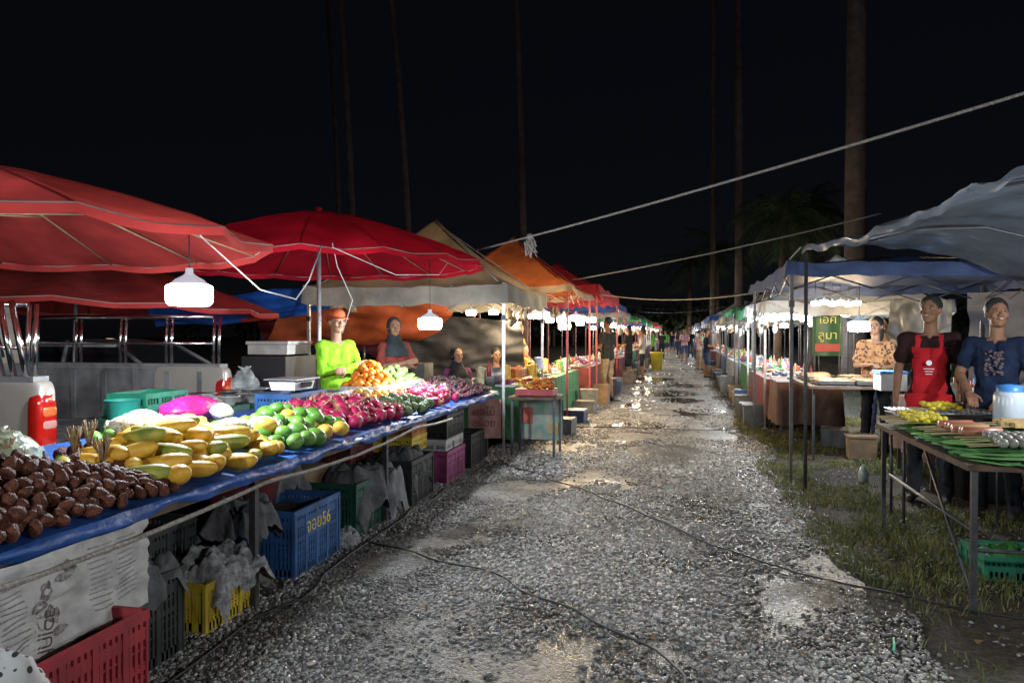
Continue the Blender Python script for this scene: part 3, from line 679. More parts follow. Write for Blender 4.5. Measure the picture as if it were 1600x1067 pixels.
for x in(X0+.9,X0-2.2):
    for yy in(Y0+.05,Y1-.05):
        Rm=Matrix.Rotation(math.pi/2,3,'X');b.lathe([(.2,-.12),(.34,-.12),(.38,-.08),(.38,.08),(.34,.12),(.2,.12)],(x,yy,.38),tyre,20,Rm);b.lathe([(.001,-.09),(.2,-.1)],(x,yy,.38),steel,20,Rm);b.lathe([(.001,.09),(.2,.1)],(x,yy,.38),steel,20,Rm)
rails(b,X0+.1,X1-.12,Y1-.05,1.3,1.76);rails(b,X0+.1,X1-.12,Y0+.05,1.3,1.8)
for k in range(4):
    x=X1-.1-k*.1;b.tube([(x,Y0+.02,1.28),(x-.02,Y0-.03,1.6),(x-.12,Y0+.02,1.82)],.022,chrome,8)
b.build('pickup_truck')
crate(-4.05,5.05,.78,.34,.5,.26,cm['green'],name='green_basket',fill=dark)
crate(-4.05,5.05,1.045,.32,.46,.1,cm['green'],name='green_basket')
b=B();b.lathe([(.001,0),(.13,0),(.16,.2),(.17,.21),(.14,.2)],(-3.95,4.66,.78),cm['green'],20);b.lathe([(.1,0),(.12,.12),(.13,.13)],(-3.95,4.66,.985),mat('teal_plastic',(.02,.2,.16),.4,.1),20);b.build('green_bucket')
for x,y,r_ in((-3.95,5.6,.12),(-3.9,5.9,.1),(-3.85,6.2,.16)):
    b=B();b.lathe([(.04,0),(.05,.02),(r_,.08),(r_+.008,.085),(r_*.95,.075),(.04,.03)],(x,y,.96),mat('enamel_bowl',(.38,.38,.36),.3,.15),20);b.lathe([(.04,0),(.05,.02),(r_,.06),(r_*.95,.055)],(x,y,1.03),steel,20);b.box((x,y,.87),(.25,.25,.18),cm['dgreen']);b.build('enamel_bowl')
b=B();b.box((-4.15,7.2,1.05),(.5,.65,.62),black);b.box((-4.15,7.2,1.43),(.45,.5,.1),mat('foam_box',(.36,.34,.31),.8,.2));b.box((-4.15,7.2,1.5),(.48,.53,.03),mat('foam_box',(.36,.34,.31),.8,.2));b.box((-4.15,7.2,.37),(.7,.9,.73),dark);b.build('stacked_cool_boxes')
def car(cx,cy,rz,m):
    b=B();M=Matrix.Translation((cx,cy,0))@Matrix.Rotation(rz,4,'Z')
    low=[(-2.2,.35),(-2.25,.7),(-2.1,.95),(-1.3,1.0),(1.0,.98),(1.9,.88),(2.2,.7),(2.2,.35)];W=.86
    vs=[M@Vector((x,s_*W,z)) for s_ in(-1,1) for x,z in low];n=len(low)
    b.add(vs,[tuple(range(n)),tuple(range(2*n-1,n-1,-1))]+[(k,k+n,(k+1)%n+n,(k+1)%n) for k in range(n)],m)
    up=[(-2.0,.96),(-1.5,1.42),(-.2,1.5),(.5,1.42),(1.25,.97)]
    vs=[M@Vector((x,s_*(W-.04 if z<1.2 else W-.2),z)) for s_ in(-1,1) for x,z in up];n=5
    b.add(vs,[tuple(range(n)),tuple(range(2*n-1,n-1,-1))]+[(k,k+n,(k+1)%n+n,(k+1)%n) for k in range(n)],glass)
    vs=[M@Vector((x,s_*(W-.19),z+.012)) for s_ in(-1,1) for x,z in up[1:4]]
    b.add(vs,[(0,1,4,3),(1,2,5,4)],m)
    for s_ in(-1,1):
        for x1,z1,x2,z2 in((-2.0,.96,-1.5,1.42),(-.3,.96,-.3,1.49),(1.25,.97,.5,1.42),(-1.5,1.43,.5,1.43)):
            b.tube([M@Vector((x1,s_*(W-.035 if z1<1.2 else W-.19),z1)),M@Vector((x2,s_*(W-.19),z2))],.03,m,6)
    for x in(-1.35,1.35):
        for s_ in(-1,1):
            Rm=M.to_3x3()@Matrix.Rotation(math.pi/2,3,'X');b.lathe([(.18,-.1),(.3,-.1),(.33,-.06),(.33,.06),(.3,.1),(.18,.1),(.001,.08)],M@Vector((x,s_*.8,.33)),tyre,18,Rm);b.lathe([(.001,-.09),(.18,-.09)],M@Vector((x,s_*.8,.33)),steel,18,Rm)
    for s_ in(-1,1):
        b.ell(M@Vector((2.15,s_*.65,.72)),(.08,.16,.07),mat('headlamp_glass',(.8,.8,.85),.1,0,coat=1),10,6);b.ell(M@Vector((-2.2,s_*.68,.8)),(.06,.14,.08),tl,10,6)
    b.build('parked_car')
car(-8.2,9.6,0.05,mat('white_car_paint',(.4,.4,.42),.25,.05,coat=.7));car(-5.6,13.6,.3,mat('grey_car_paint',(.15,.16,.18),.25,.05,coat=.7));car(-11.5,13,1.2,mat('dark_car_paint',(.05,.05,.07),.2,.05,coat=.7))
def sheet(name,A,Bp,C,D,m,amp=.06,n=30,sag=.12):
    A,Bp,C,D=map(Vector,(A,Bp,C,D));b=B();sd=R(0,99);nn=(Bp-A).cross(D-A).normalized()
    def f(i,j):
        p=A.lerp(Bp,i).lerp(D.lerp(C,i),j);return p+nn*(amp*nz(i*3+sd,j*3)+amp*.6*nz(i*9,j*7+sd)+amp*.3*math.sin((i*1.4+j)*11+sd))+Vector((0,0,-sag*math.sin(math.pi*i)*math.sin(math.pi*min(1,j+.15))))
    b.grid(lambda i,j:tuple(f(i,j)),n,n,m);return b.build(name)
otarp=mat('orange_tarp',(.36,.075,.025),.6,.35,2.5,trans=.15,bump=.6,bscale=6)
sheet('orange_tarpaulin',(-6.6,10.9,1.4),(-4.2,12.6,1.5),(-3.6,12.2,2.25),(-5.6,10.2,2.25),otarp,.07)
sheet('blue_tarpaulin',(-7.4,9.4,1.7),(-4.9,9.9,1.95),(-4.7,9.6,2.3),(-7.2,8.9,2.0),mat('blue_tarp_sheet',(.015,.09,.4),.5,.3,3,trans=.3,bump=.6,bscale=6),.05)
sheet('red_tarpaulin',(-7.6,12.6,.9),(-5.2,13.0,.9),(-4.9,12.8,1.9),(-7.6,12.4,1.9),mat('dark_red_tarp',(.2,.02,.02),.6,.35,2.5,bump=.6,bscale=6),.09)
sheet('grey_tarpaulin',(-5.2,12.5,.9),(-2.6,12.6,1.0),(-2.6,12.4,1.8),(-5.2,12.4,2.0),mat('grey_tarp',(.05,.05,.055),.6,.5,3,trans=.1,bump=.6,bscale=6),.12)

# ------------------------------------------------------------ second stall (left mid)
table(-3.1,-2.1,10.2,15.8,.82,clothes[2],.7);goods(-3.05,-2.15,10.25,15.7,.83,1)
table(-2.15,-1.5,9.35,9.95,.78,None);
b=B();b.box((-1.82,9.65,.83),(.5,.4,.08),cm['red']);
for k in range(70): b.box((-1.82+R(-.2,.2),9.65+R(-.16,.16),.89+R(0,.12)),(.08,.06,.02),random.choice([mat('snack_pack',(.6,.34,.04),.35,.2),mat('snack_pack2',(.5,.12,.03),.35,.2)]),rz=R(0,3),rx=R(-.5,.5),ry=R(-.5,.5))
b.build('snack_tray')
def banner(name,c,w_,h,rz,m,parts=()):
    b=B();Rz=Matrix.Rotation(rz,3,'Z');c=Vector(c)
    b.grid(lambda i,j:tuple(c+Rz@Vector(((i-.5)*w_,.01*math.sin(i*9),(j-.5)*h))),10,4,m)
    for (x,z,a,d,mm) in parts: b.box(c+Rz@Vector((x*w_,-.018,z*h)),(a*w_,.004,d*h),mm,rz=rz)
    return b.build(name)
pk=mat('pink_poster',(.38,.18,.15),.7,.3,8);ink2=mat('poster_ink',(.2,.05,.05),.7,0)
o=banner('paper_poster',(-2.42,9.22,.5),.42,.5,.25,pk)
text('poster_text','ผลไม้\nอร่อย',(-2.42,9.18,.52),.14,ink2,rot=(math.pi/2,0,.25),parent=o)
o=banner('printed_banner',(-1.83,10.0,.42),.62,.55,0,mat('banner_print',(.3,.27,.23),.6,.4,9,col2=(.1,.24,.19)),[(-.3,.1,.22,.4,mat('banner_red',(.35,.07,.05),.6,.3)),(.28,-.2,.22,.3,mat('banner_yellow',(.38,.27,.09),.6,.3))])
for k in range(7): lamp(-3.1+k*.2,11.0+k*.62,1.93-.02*k+.04*(k%2),.08,42,warm=True,top=2.3)
lamp(-2.45,13.6,1.95,.13,100,warm=True,top=2.5);lamp(-2.3,15.2,1.9,.14,110,warm=True,top=2.6);lamp(-2.15,14.3,1.75,.12,80,warm=True,top=2.5);lamp(-2.5,18.5,2.0,.14,120,warm=True,top=2.8);lamp(-2.4,21,2.0,.14,110,warm=False,top=2.8)
table(-3.0,-1.95,16.6,22.3,.82,clothes[0],.65);goods(-2.95,-2,16.7,22.2,.83,1)
hangbags(-2.6,13.2,2.3);hangbags(-2.8,17.5,2.4);hangbags(-2.5,11.6,2.2);clutter(-1.95,-1.5,16.8,22);clutter(-2.0,-1.7,11.5,15.5)
b=B();b.lathe([(.1,0),(.2,.06),(.22,.25),(.2,.26)],(-2.7,10.6,.83),steel,18);b.lathe([(.001,0),(.035,0),(.035,.14),(.012,.17),(.012,.22),(.001,.22)],(-2.55,9.95,1.0),redpaint,10);b.box((-3.9,10.6,.9),(.5,.4,.5),mat('cabinet_grey',(.14,.14,.13),.5,.3));b.build('cooking_pot_stand')
b=B()
for k in range(14):
    x,y=-2.25-R(0,.6),10.3+k*.37;r_=R(.04,.09);hh=R(.14,.3);b.lathe([(r_,0),(r_,hh),(r_*1.05,hh+.01),(.001,hh+.03)],(x,y,.83),random.choice(goods_m+[white]),14)
b.build('food_containers')
crate(-2.45,11.2,.84,.3,.5,.22,cm['orange'],name='food_basket',fill=goods_m[1])

# ------------------------------------------------------------ right side
nav_c=mat('navy_canvas',(.012,.028,.09),.7,.3,3,trans=.2,bump=.5,bscale=8)
tent(1.12,4.4,8.25,12.2,2.36,2.62,nav_c,mat('navy_valance',(.03,.05,.12),.7,.3,5,trans=.3),dsteel,.14)
silver=mat('silver_tarpaulin',(.13,.15,.18),.36,.4,1.8,bump=1,bscale=3.5,trans=.25,metal=.15)
b=B()
A=Vector((1.22,7.9,2.44));Bq=Vector((2.15,4.4,2.66));C=Vector((6.2,4.6,2.5));D=Vector((5.2,8.15,1.85))
def sf(i,j):
    p=A.lerp(Bq,i).lerp(D.lerp(C,i),j)
    z=.2*math.sin(math.pi*min(1,j*2.2))*(1 if j<.4545 else 0)*math.sin(math.pi*(.2+i*.6))
    z+=.012*math.sin(i*38+j*9)*(1-j)+.05*nz(i*5,j*4)+.035*nz(i*14,j*10)+.02*nz(i*30,j*22)-.08*math.sin(math.pi*i)*(1-j)
    return (p.x,p.y,p.z+z)
b.grid(sf,90,80,silver)
b.grid(lambda i,j:tuple(Vector(sf(i,0))+Vector((-.01+.02*nz(i*20,j),0,-.06*j*(1+.4*nz(i*12,2))))),90,2,silver)
for q in(A,D): b.tube([(q.x+.03,q.y,0),(q.x+.03,q.y,q.z)],.018,dsteel,8)
b.tube([(2.9,4.6,0),(2.9,4.6,2.6)],.018,dsteel,8)
for i_ in(.3,.7): b.tube([Vector(sf(i_,k/8))-Vector((0,0,.03)) for k in range(9)],.012,dsteel,6)
b.build('silver_tarpaulin_canopy')
lamp(3.3,5.3,2.0,.12,190,top=2.5)
table(1.6,3.2,4.65,6.65,.86)
leaf=mat('banana_leaf',(.03,.15,.025),.45,.4,6,bump=.4,bscale=40);leaf2=mat('banana_leaf_light',(.08,.22,.04),.45,.3,6,bump=.4,bscale=40)
b=B()
for k in range(40):
    if k<12: cx,cy,a=1.75+k*.125,4.86+R(-.02,.03),math.pi/2+R(-.15,.15)
    elif k<24: cx,cy,a=1.86+R(0,.04),4.8+(k-12)*.155,R(-.15,.15)
    else: cx,cy,a=R(1.9,2.95),R(4.9,6.45),R(-.4,.4)
    Rz=Matrix.Rotation(a,3,'Z');ln=R(.24,.3);wd=R(.12,.16);z=.868+k*.0009
    b.grid(lambda i,j:tuple(Vector((cx,cy,z))+Rz@Vector(((i*2-1)*ln,(j*2-1)*wd*math.sin(math.pi*(.12+.76*i)),.006*abs(j*2-1)+.006*nz(i*5+k,j*3)))),14,6,leaf if k%3 else leaf2)
b.build('banana_leaves')
stick=mat('bamboo_skewer',(.45,.34,.18),.7,.2)
def skewers(name,x0,x1,y0,y1,rows,kind,ang=0,zz=.935):
    b=B();n=rows
    for k in range(n):
        t=(k+.5)/n;x=x0+(x1-x0)*.5+R(-.02,.02);y=y0+(y1-y0)*t;z=zz+R(0,.018);ln=(x1-x0)
        d=Vector((math.cos(ang+R(-.12,.12)),math.sin(ang+R(-.12,.12)),0));c=Vector((x,y,z))
        b.tube([c-d*ln*.72-Vector((0,0,.02)),c+d*ln*.4],.0035,stick,4)
        Rm=Matrix.Rotation(math.atan2(d.y,d.x),3,'Z')
        if kind=='sausage': b.tube([c-d*.13,c-d*.118,c+d*.118,c+d*.13],[.01,.03,.03,.01],random.choice([mat('sausage_pink',(.36,.12,.075),.4,.25),mat('sausage_pink',(.36,.12,.075),.4,.25),mat('sausage_tan',(.42,.24,.1),.4,.2)]),12)
        if kind=='ball':
            for q in range(4): b.ell(c+d*(-.09+q*.058),.03,mat('meatball',(.24,.22,.19),.4,.3),10,7)
        if kind=='yellow':
            for q in range(6): b.ell(c+d*(-.1+q*.04)+Vector((0,0,R(0,.025))),(.026,.032,.02),mat('curry_chicken',(.55,.42,.02),.5,.35,40),8,6,rotr())
        if kind=='meat':
            for q in range(5): b.ell(c+d*(-.1+q*.048),(.032,.026,.018),mat('grilled_meat',(.2,.075,.03),.4,.4,40),8,6,Rm)
        if kind=='tofu': b.box(c,(.22,.042,.036),mat('fried_tofu',(.42,.27,.1),.5,.35,30),rz=math.atan2(d.y,d.x))
    return b.build(name)
skewers('sausage_skewers',1.74,2.17,5.42,5.98,8,'sausage',.15);skewers('fishball_skewers',1.82,2.22,4.98,5.35,5,'ball',.1)
skewers('curry_chicken_skewers',1.66,2.05,6.08,6.55,10,'yellow',.0);skewers('sausage_skewers',2.28,2.7,5.1,5.8,10,'sausage',.2)
skewers('tofu_skewers',2.22,2.65,5.9,6.3,7,'tofu',.15);skewers('meat_skewers',2.75,3.12,5.1,6.4,16,'meat',.1)
def grill(x0,x1,y0,y1,z,name='wire_grill'):
    b=B();b.box(((x0+x1)/2,(y0+y1)/2,z-.06),(x1-x0,y1-y0,.1),dsteel,taper=.9)
    for k in range(22): 
        x=x0+(x1-x0)*k/21;b.tube([(x,y0,z+.02),(x,y1,z+.02)],.004,steel,4)
    for k in range(5):
        y=y0+(y1-y0)*k/4;b.tube([(x0,y,z+.016),(x1,y,z+.016)],.006,steel,4)
    for k in range(4):
        px,py=(x0+.05,x1-.05)[k%2],(y0+.05,y1-.05)[k//2];b.tube([(px,py,0),(px,py,z-.1)],.012,dsteel,6)
    return b.build(name)
grill(1.8,2.6,6.72,7.2,.92)
skewers('curry_chicken_skewers',2.0,2.35,6.8,7.1,5,'yellow',zz=.965)
table(1.62,2.75,9.9,11.9,.94,None)
table(1.5,2.4,12.0,12.9,.85,clothes[3],.65)
b=B();fish=mat('grilled_fish',(.18,.1,.05),.4,.5,40,col2=(.34,.24,.14))
for (tx_,ty) in((1.95,10.3),(2.4,10.25),(1.95,11.0),(2.45,11.1),(1.95,11.6)):
    b.box((tx_,ty,.955),(.42,.55,.015),dsteel)
    for s_ in(-1,1): b.box((tx_+s_*.21,ty,.975),(.015,.56,.04),dsteel);b.box((tx_,ty+s_*.28,.975),(.42,.015,.04),dsteel)
    for k in range(10): b.ell((tx_+R(-.14,.14),ty-.22+k*.05,.985+R(0,.02)),(.13,.028,.02),fish,12,7,Matrix.Rotation(R(-.2,.2),3,'Z'),lambda v:Vector((v.x,v.y*(1-.5*abs(v.x)),v.z)))
b.build('grilled_fish_trays')
table(2.45,3.6,8.15,9.4,.9,clothes[3],.6);goods(2.5,3.5,8.2,9.3,.91,1)
b=B();b.box((2.45,9.55,1.03),(.28,.35,.2),white);b.box((2.45,9.55,1.14),(.3,.37,.03),mat('blue_lid',(.05,.2,.5),.4,.1));b.build('cool_box')
b=B();b.lathe([(.001,0),(.1,0),(.11,.02),(.11,.24),(.1,.27),(.08,.28),(.001,.29)],(2.52,6.48,.87),mat('frosted_jug',(.42,.46,.5),.25,.1),20);b.lathe([(.09,0),(.09,.05),(.001,.06)],(2.52,6.48,1.145),mat('blue_lid',(.05,.2,.5),.4,.1),16);b.tube([(2.63,6.48,.95),(2.67,6.48,.99),(2.67,6.48,1.06),(2.63,6.48,1.09)],.01,white,6);b.build('water_jug')
crate(2.15,5.55,0,.4,.4,.16,cm['green'],name='green_basket')
drape('banana_leaf_scraps',2.15,5.55,.15,.36,.36,leaf,.04,.06)
b=B()
for x in(1.68,3.1):
    b.tube([(x,4.75,.45),(x,6.55,.45)],.012,dsteel,6);b.tube([(x,4.75,.02),(x,5.7,.82)],.01,dsteel,6)
b.tube([(1.68,4.75,.35),(3.1,4.75,.35)],.012,dsteel,6);b.build('table_leg_brace')
b=B();b.lathe([(.001,0),(.05,0),(.055,.1),(.03,.16),(.015,.18),(.001,.2)],(1.95,8.6,0),mat('clear_bottle',(.4,.45,.4),.2,.1),12);b.build('plastic_bottle')
clutter(1.9,2.7,10.0,11.8);clutter(2.4,3.3,8.0,9.4)
lamp(2.12,9.6,1.7,.12,120,top=2.2);lamp(1.95,15.6,1.95,.12,90,top=2.2);lamp(2.3,14.6,1.9,.11,60,top=2.2);lamp(1.75,17.2,1.9,.11,60,top=2.2)
for k in range(6): lamp(1.9+k*.13,11.2+.1*k,2.03+.02*(k%2),.06,26,warm=True,top=2.35)
o=banner('green_sign_board',(2.5,13.6,1.62),.5,.82,0,mat('green_sign',(.012,.09,.03),.5,.25,5),[(0,-.33,.8,.16,mat('sign_red',(.4,.05,.03),.5,.1))])
sy=mat('sign_yellow',(.6,.55,.1),.5,0);text('sign_text','ไอศ',(2.5,13.57,1.83),.2,sy,parent=o);text('sign_text','ลูมา',(2.5,13.57,1.56),.2,sy,parent=o)
b=B();b.tube([(2.3,13.62,0),(2.3,13.62,2.05)],.015,dsteel,6);b.tube([(2.7,13.62,0),(2.7,13.62,2.05)],.015,dsteel,6);b.build('sign_posts')
sheet('white_tarpaulin_wall',(3.3,13.2,1.4),(4.1,12.6,1.3),(4.0,12.3,2.1),(3.3,12.8,2.15),mat('pale_grey_tarp',(.16,.17,.18),.5,.3,3,trans=.2,bump=.6,bscale=6),.1)
sheet('navy_tarpaulin_wall',(4.2,12.4,.5),(6.8,9.0,.5),(6.6,8.8,2.1),(4.2,12.2,2.2),mat('navy_tarp',(.02,.03,.06),.6,.3,3,bump=.6,bscale=6),.1)
b=B();b.lathe([(.001,0),(.25,0),(.28,.7),(.3,.72),(.3,.78),(.001,.8)],(2.9,8.0,0),black,18);b.build('plastic_barrel')
table(3.3,4.6,6.3,8.0,.85,clothes[1],.6);goods(3.35,4.5,6.4,7.9,.86,1)

# ------------------------------------------------------------ ropes overhead
def hang(name,pts,r,m,sag=0,n=24,ex=None):
    b=B();a=Vector(pts[0]);c=Vector(pts[1]);q=[a.lerp(c,k/n)-Vector((0,0,sag*4*(k/n)*(1-k/n)))for k in range(n+1)]
    b.tube(q,r,m,6)
    if ex: ex(b,q)
    return b.build(name)
def knot(b,q):
    p=q[4]
    for k in range(22):
        b.tube([p+Vector((R(-.03,.03),R(-.03,.03),R(-.03,.04))),p+Vector((R(-.08,.08),R(-.03,.03),R(-.14,-.02))),p+Vector((R(-.06,.09),0,R(-.26,-.1)))],.006,ropem,5)
    b.ell(p,(.04,.035,.04),ropem,10,8)
hang('overhead_rope',[(-2.6,9.4,2.68),(2.7,4.9,3.2)],.012,ropem,.04,ex=knot)
hang('overhead_rope',[(-1.85,13.2,2.55),(2.9,11.8,3.35)],.013,ropem,.05)
for z1,z2,ya,yb in((2.5,2.4,17,15),(2.7,2.6,22,19),(2.5,2.5,30,26),(2.6,2.7,27,31)): hang('overhead_cable',[(-1.8,ya,z1),(1.6,yb,z2)],.012,ropem if ya<20 else cable,.15)
hang('overhead_rope',[(1.2,7.9,2.46),(1.15,8.3,2.38)],.008,ropem,0)
def ground_cable(pts):
    b=B();P=[]
    for a,c in zip(pts[:-1],pts[1:]):
        for k in range(10):
            t=k/10;x=a[0]+(c[0]-a[0])*t;y=a[1]+(c[1]-a[1])*t;P.append((x+.12*nz(x*2,y*2),y+.12*nz(x*2,y*2,5),.024))
    b.tube(P,.0065,cable,6);b.build('power_cable')
ground_cable([(-2.3,5.3),(-1.27,4.72),(-.57,4.2),(.03,3.5),(.3,2.5)])
ground_cable([(-2.2,9.0),(-1.7,8.4),(-.64,7.1),(.19,5.8),(.78,5.15),(1.4,4.8),(2.2,4.5)])
ground_cable([(-2.15,2.3),(-2.22,4.0),(-2.3,6.5),(-2.2,9)])
ground_cable([(-2.1,12.3),(-.9,12.6),(.4,12.4),(1.3,12.8)])

# ------------------------------------------------------------ people
def caps_add(b,p1,r1,p2,r2,m,seg=14):
    p1=Vector(p1);p2=Vector(p2);b.tube([p1,p2],[r1,r2],m,seg);b.ell(p1,r1,m,seg,10);b.ell(p2,r2,m,seg,10)
dummy=mat('tmp',(.5,.5,.5),.5,0)
def remesh(b,vox,it=3):
    ob=b.build('tmp');mo=ob.modifiers.new('r','REMESH');mo.mode='VOXEL';mo.voxel_size=vox
    if it: s_=ob.modifiers.new('s','SMOOTH');s_.iterations=it;s_.factor=.5
    dg=bpy.context.evaluated_depsgraph_get();me=bpy.data.meshes.new_from_object(ob.evaluated_get(dg))
    V=np.empty(len(me.vertices)*3);me.vertices.foreach_get('co',V);V=V.reshape(-1,3)
    F=[tuple(p.vertices) for p in me.polygons]
    bpy.data.objects.remove(ob);bpy.data.meshes.remove(me);return V,F
def hand(b,w_,d,n,side,k,m):
    w_=Vector(w_);d=Vector(d).normalized();n=Vector(n);n=(n-d*n.dot(d)).normalized();s=d.cross(n)*side
    t=B()
    for o in(-.028,-.01,.01,.028): caps_add(t,w_+s*o*.6,.015,w_+d*.085+s*o,.0135,dummy,10)
    for o,l in zip((.03,.01,-.01,-.029),(.07,.08,.075,.058)):
        p=w_+d*.085+s*o;dd=d.copy()
        for q in range(3):
            ang=.32+.12*q;dd=(dd*math.cos(ang)+n*math.sin(ang)-d*0).normalized();p2=p+dd*l*(.42,.33,.25)[q]
            caps_add(t,p,.0095-.001*q,p2,.0088-.001*q,dummy,8);p=p2
    p=w_+d*.025+s*.03;q=p+(d*.6+s*.7+n*.25).normalized()*.042;q2=q+(d*.85+s*.25+n*.35).normalized()*.034
    caps_add(t,p,.014,q,.012,dummy,8);caps_add(t,q,.012,q2,.009,dummy,8)
    V,F=remesh(t,.005,1);b.add(V,F,m,True)
skins=[mat('skin_tan',(.34,.18,.11),.65,.18,14,spec=.25,bump=.15,bscale=60),mat('skin_brown',(.21,.1,.057),.65,.2,14,spec=.25,bump=.15,bscale=60)]
hairm=mat('black_hair',(.012,.01,.009),.6,.2,40,bump=.8,bscale=90)
eyew=mat('eye_white',(.42,.39,.36),.3,0);teeth=mat('teeth',(.5,.48,.44),.3,0);lip=mat('lip',(.25,.08,.06),.5,0)
shoe=mat('sandal',(.03,.025,.02),.7,.2)
def person(loc,yaw,h,shirt,pants,skin=0,arms='down',sleeve=.6,seated=False,head_yaw=0,hair='short',hat=None,hijab=None,apron=None,shorts=False,female=False,vox=.011,name='person',smile=False,lean=0,tilt=0,wide=1):
    sk_=skins[skin];k=h/1.75;b=B();caps=[]
    oz=-.42 if seated else 0
    def c(p1,r1,p2,r2,tag): caps.append((Vector(p1),r1,Vector(p2),r2,tag))
    lf=Vector((0,lean,0));O=Vector((0,0,oz))
    sw=.165 if female else .185
    for s in(-1,1):
        c((s*.06,0,.93+oz),.105*wide,O+lf*.5+Vector((s*.05,0,1.12)),(.095 if female else .1)*wide,'shirt')
        c(O+lf*.5+Vector((s*.05,0,1.12)),.095*wide,O+lf+Vector((s*.075,0,1.32)),.103,'shirt')
        c(O+lf+Vector((s*.05,0,1.36)),.09,O+lf+Vector((s*(sw-.02),-.005,1.41)),.058,'shirt')
        if female: c(O+lf+Vector((s*.07,.07,1.28)),.055,O+lf+Vector((s*.07,.06,1.30)),.055,'shirt')
        sh=O+lf+Vector((s*sw,0,1.4))
        if arms=='crossed': el=O+lf+Vector((s*.25,.09,1.14));wr=O+lf+Vector((-s*.05,.215+(.03 if s>0 else 0),1.17+(.03 if s>0 else -.02)))
        elif arms=='reach': el=O+lf+Vector((s*.26,.04,1.13+.02*s));wr=O+lf+Vector((s*.12,.27,.99+.02*s))
        elif arms=='hold': el=O+lf+Vector((s*.23,.03,1.13));wr=O+lf+Vector((s*.05,.26,1.12+.03*s))
        else: el=O+lf+Vector((s*.245,-.02,1.13));wr=O+lf+Vector((s*.25,.07+.05*s,.88))
        mid=sh.lerp(el,max(.02,min(1,sleeve*1)))
        if sleeve>=1:
            c(sh,.062,el,.05,'shirt');c(el,.05,wr,.036,'shirt')
        else:
            c(sh,.066,mid,.062,'shirt');c(sh,.052,el,.04,'skin');c(el,.04,wr,.026,'skin')
        hip=Vector((s*.09,0,.9+oz))
        if seated: kn=Vector((s*.12,.42,.52));an=Vector((s*.11,.42,.09))
        else: kn=Vector((s*.11,.02,.49));an=Vector((s*.12,-.02,.08))
        c(hip,.095,kn,.062,'pants')
        if shorts:
            c(kn,.055,kn.lerp(an,.35),.056,'skin');c(kn.lerp(an,.35),.056,an,.036,'skin')
        else: c(kn,.066,an,.055,'pants')
        c(an+Vector((0,-.03,-.03)),.04,an+Vector((s*.02,.14,-.045)),.034,'shoe')
        d=(wr-el);nn=Vector((0,-1,0)) if arms=='crossed' else (Vector((0,0,-1)) if arms in('reach','hold') else Vector((-s,0,0)))
        hand(b,wr,d,nn,s if arms!='crossed' else -s,1,sk_)
    c(O+lf+Vector((0,0,1.38)),.06,O+lf+Vector((0,.005,1.56)),.05,'skin')
    t=B()
    for p1,r1,p2,r2,tag in caps: caps_add(t,p1,r1,p2,r2,dummy,12)
    V,F=remesh(t,vox,4)
    cen=np.array([V[list(f)].mean(0) for f in F]);best=np.full(len(F),9.);tags=np.zeros(len(F),int);TL=['shirt','skin','pants','shoe']
    for p1,r1,p2,r2,tag in caps:
        a=np.array(p1);d=np.array(p2)-a;L2=d@d;tt=np.clip(((cen-a)@d)/L2,0,1);dist=np.linalg.norm(cen-a-tt[:,None]*d,axis=1)-(r1+(r2-r1)*tt)
        m_=dist<best;best[m_]=dist[m_];tags[m_]=TL.index(tag)
    ax,ay,az=cen[:,0],cen[:,1],cen[:,2]-oz
    tags[(tags==2)&(az>.9)]=0; tags[(tags==0)&(az<.86)&(np.abs(ax)<.2)]=2
    neck=(az>1.43)&(np.abs(ax)<.075)&(best<.05)&(tags!=2);tags[neck]=1
    ml=[shirt,sk_,pants,shoe]
    if apron:
        ap=(tags==0)&(ay-lean>.035)&(((np.abs(ax)<.125)&(az<1.33))|((np.abs(np.abs(ax)-.085)<.018)&(az>=1.33)))
        tags[ap|((tags==2)&(ay>.02)&(az>.5))]=4;ml.append(apron)
    sd=R(0,50);vt=np.zeros(len(V),bool)
    for f,tg in zip(F,tags):
        if tg in(0,2): 
            for i in f: vt[i]=True
    for i in np.nonzero(vt)[0]:
        v=V[i];q=Vector((v[0],v[1],0));
        if q.length>.001:
            q.normalize();dd=.015*nz(v[0]*9+sd,v[1]*9,v[2]*16)+.012*nz(v[0]*22,v[1]*22+sd,v[2]*14);V[i]=v+np.array((q.x*dd,q.y*dd,0))
    o=len(b.v);b.v.extend([tuple(v) for v in V])
    mi=[b.mi(m) for m in ml]
    for f,tg in zip(F,tags): b.f.append(tuple(i+o for i in f));b.fm.append(mi[tg]);b.sm.append(True)
    # head
    Hc=O+lf+Vector((0,.01,1.64));Rh=Matrix.Rotation(head_yaw,3,'Z')@Matrix.Rotation(tilt,3,'X')
    def H(x,y,z): return Hc+Rh@Vector((x,y,z))
    t=B();t.ell(H(0,0,.02),(.074,.093,.1),dummy,20,14,Rh);t.ell(H(0,.03,-.05),(.056,.06,.062),dummy,16,12,Rh);t.ell(H(0,.06,-.085),(.025,.025,.022),dummy,12,8,Rh)
    for s in(-1,1):
        t.ell(H(s*.077,-.005,.0),(.012,.02,.03),dummy,10,8,Rh);t.ell(H(s*.04,.065,-.015),(.022,.02,.022),dummy,10,8,Rh)
        caps_add(t,H(s*.012,.088,.032),.01,H(s*.045,.078,.032),.009,dummy,8);t.ell(H(s*.013,.1,-.018),(.01,.01,.008),dummy,8,6,Rh)
    caps_add(t,H(0,.092,.02),.008,H(0,.108,-.014),.012,dummy,10);t.ell(H(0,.086,-.045),(.022,.014,.014),dummy,10,8,Rh)
    caps_add(t,H(0,-.01,-.05),.052,O+lf+Vector((0,0,1.48)),.052,dummy,14)
    V,F=remesh(t,.0055,2);b.add(V,F,sk_,True)
